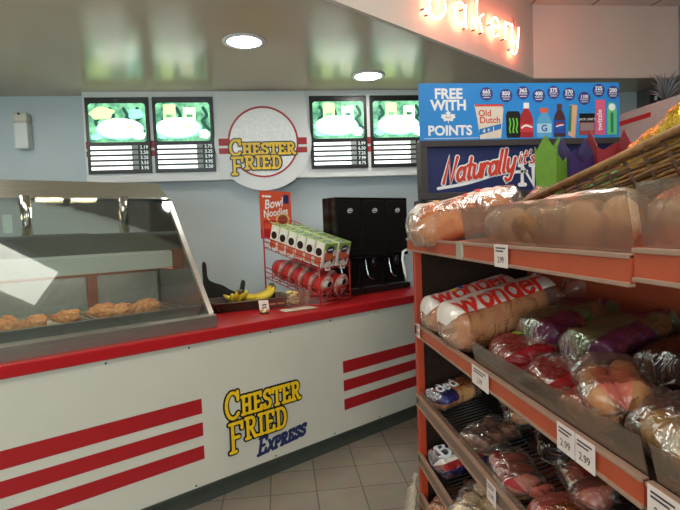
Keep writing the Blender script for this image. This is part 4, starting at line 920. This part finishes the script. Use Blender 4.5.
b = MB().mat(WIC)
for q in range(3): o_ = .075 + .01 * (q - 1); b.tube([(-hx - o_, -hy - o_, .127 + .008 * (q == 1)), (hx + o_, -hy - o_, .127 + .008 * (q == 1)), (hx + o_, hy + o_, .127 + .008 * (q == 1)), (-hx - o_, hy + o_, .127 + .008 * (q == 1))], .009, 6, closed=True)
b.build('rim', bk)
b = MB().mat(WICD); b.box(-hx, hx, -hy, hy, -.004, .008); b.build('bottom', bk)
def inb(x, y, z): return bkM @ Vector((x, y, z))
GOLD = mat('gold_foil', (196, 160, 48), .22, metal=.75, var=.15, scale=14, bump=.8, bscale=30); GRN = mat('green_foil', (34, 130, 60), .3, metal=.3, var=.2, scale=20, bump=.8, bscale=30)
def pack(name, label, m_, loc, L_, W_, H_, rot, sd):
    t = thing(name, label, 'packet', loc, rot); g = bag_fn(L_, W_, H_, sd, .12, True, 2.2); b = MB().mat(m_); b.grid(g, 30, 26, True); b.build('wrapper', t)
    c = MB().mat(RED); c.grid(lambda u, v: g(.45 + .14 * u, .10 + .10 * v, 1, .003), 6, 6); c.build('label', t)
pack('gold_packet', 'shiny gold foil packet lying in the wicker basket at right', GOLD, inb(.03, -.02, .125), .44, .18, .17, (0, R(-22), R(-95)), 3.3)
pack('gold_packet', 'second gold foil packet at the near end of the wicker basket', GOLD, inb(.045, -.42, .11), .26, .16, .13, (0, R(-10), R(-85)), 5.1)
pack('green_packet', 'bright green foil packet in the wicker basket beside the gold foil', GRN, inb(.03, .33, .085), .22, .15, .12, (0, R(-10), R(-95)), 8.2)
def paperbox(label, c, loc, rz, w_, d_, h_, cin):
    t = thing('paper_carton', label, 'carton', loc, rz, 'pointed paper cartons'); a, b_ = w_ / 2, d_ / 2; k = .86; th = .004
    ext = MB().mat(c)
    def wall(p, q, hp, mid):
        p = Vector(p); q = Vector(q); n_ = Vector((-(q - p).y, (q - p).x)).normalized() * th
        pl = [(p * k, 0), (q * k, 0), (q, hp), ((p + q) / 2, mid), (p, hp)]
        vs = [(v.x, v.y, z) for v, z in pl] + [(v.x + n_.x, v.y + n_.y, z) for v, z in pl]; m = len(pl)
        ext.add(vs, [list(range(m))[::-1], list(range(m, 2 * m))] + [(i, (i + 1) % m, m + (i + 1) % m, m + i) for i in range(m)])
    wall((-a, -b_), (a, -b_), h_ * .82, h_ * .72); wall((a, -b_), (a, b_), h_ * .82, h_); wall((a, b_), (-a, b_), h_ * .9, h_ * .8); wall((-a, b_), (-a, -b_), h_ * .82, h_)
    ext.build('sides', t); MB().mat(cin).box(-a * k, a * k, -b_ * k, b_ * k, 0, .004).build('base', t)
PGREEN = mat('paper_green', (104, 150, 44), .5); PPUR = mat('paper_purple', (62, 44, 100), .5); PRD = mat('paper_maroon', (150, 40, 46), .5)
zt = lambda x: deck_z(1, x) + .002
paperbox('open green paper carton with pointed flaps behind the wicker basket', PGREEN, (1.275, 2.27, 1.534), R(28), .11, .11, .45, DARK)
paperbox('open purple paper carton with pointed flaps between the green and red ones', PPUR, (1.385, 2.28, 1.534), R(8), .13, .12, .44, DARK)
paperbox('open red paper carton with pointed flaps, widest of the three', PRD, (1.535, 2.25, 1.534), R(-8), .16, .14, .47, DARK)
# odds and ends at the shelf's far end
cb = thing('clear_plastic_bag', 'crumpled clear plastic bag hanging low at the far end post of the shelf', 'bag', (.655, 2.57, .12), (0, R(-80), 0)); g = bag_fn(.34, .08, .06, 4.4, .2, True, 2.2)
b = MB().mat(CLEARW); b.grid(g, 24, 20, True); b.build('film', cb)
hk = thing('white_hook', 'small white plastic hook hanging from the end of the top shelf', 'hook', (.672, 2.615, 1.47))
b = MB().mat(PANELW); b.tube([(.0, 0, -.005), (-.012, .006, .0), (-.03, .008, -.01), (-.034, .008, -.05), (-.024, .006, -.12), (-.018, .006, -.15)], [.004, .006, .007, .007, .007, .004], 8); b.build('body', hk)

# ------------------------------------------------------------------ far right background
ck = thing('wall_cooler', 'grey cooler cabinet against the right wall in the far background', 'cooler', (3.5, 4.0, 0))
MB().mat(mat('cooler_grey', (170, 176, 176), .5)).box(-.3, .34, -.9, .55, .0, 2.55, .01).build('cabinet', ck)
MB().mat(RED).box(-.306, -.3, .1, .5, 2.44, 2.48).build('red_strip', ck)
for y in (-.84, -.13): MB().mat(BLACKG).box(-.31, -.3, y, y + .62, .25, 2.15, .004).build('door', ck)
o = MB().mat(BLACK); o.box(-.006, 0, -.09, .09, 0, .1); o.mat(WPRINT); rect(o, -.02, .02, .03, .07, lambda a, c: (-.007, a, c))
tag(o.build('wall_plaque', None, None, (XR - .032, 4.85, 2.73), None), 'small dark square plaque high on the far right wall', 'plaque')
pl = thing('tinsel_plant', 'silvery grey spiky decoration standing on the far cooler cabinet', 'plant', (3.5, 4.3, 2.551))
b = MB().mat(BLACK); b.lathe([(.001, 0), (.06, 0), (.07, .08), (.001, .08)], 16); b.build('pot', pl)
b = MB().mat(mat('silver_leaf', (140, 150, 154), .4, metal=.3))
for i in range(60):
    a = random.random() * 2 * PI; r = random.uniform(.05, .16); h = random.uniform(.1, .34); b.tube([(0, 0, .07), (r * .5 * math.cos(a), r * .5 * math.sin(a), .07 + h * .6), (r * math.cos(a), r * math.sin(a), .07 + h * .8)], [.004, .008, .001], 4)
b.build('leaves', pl)
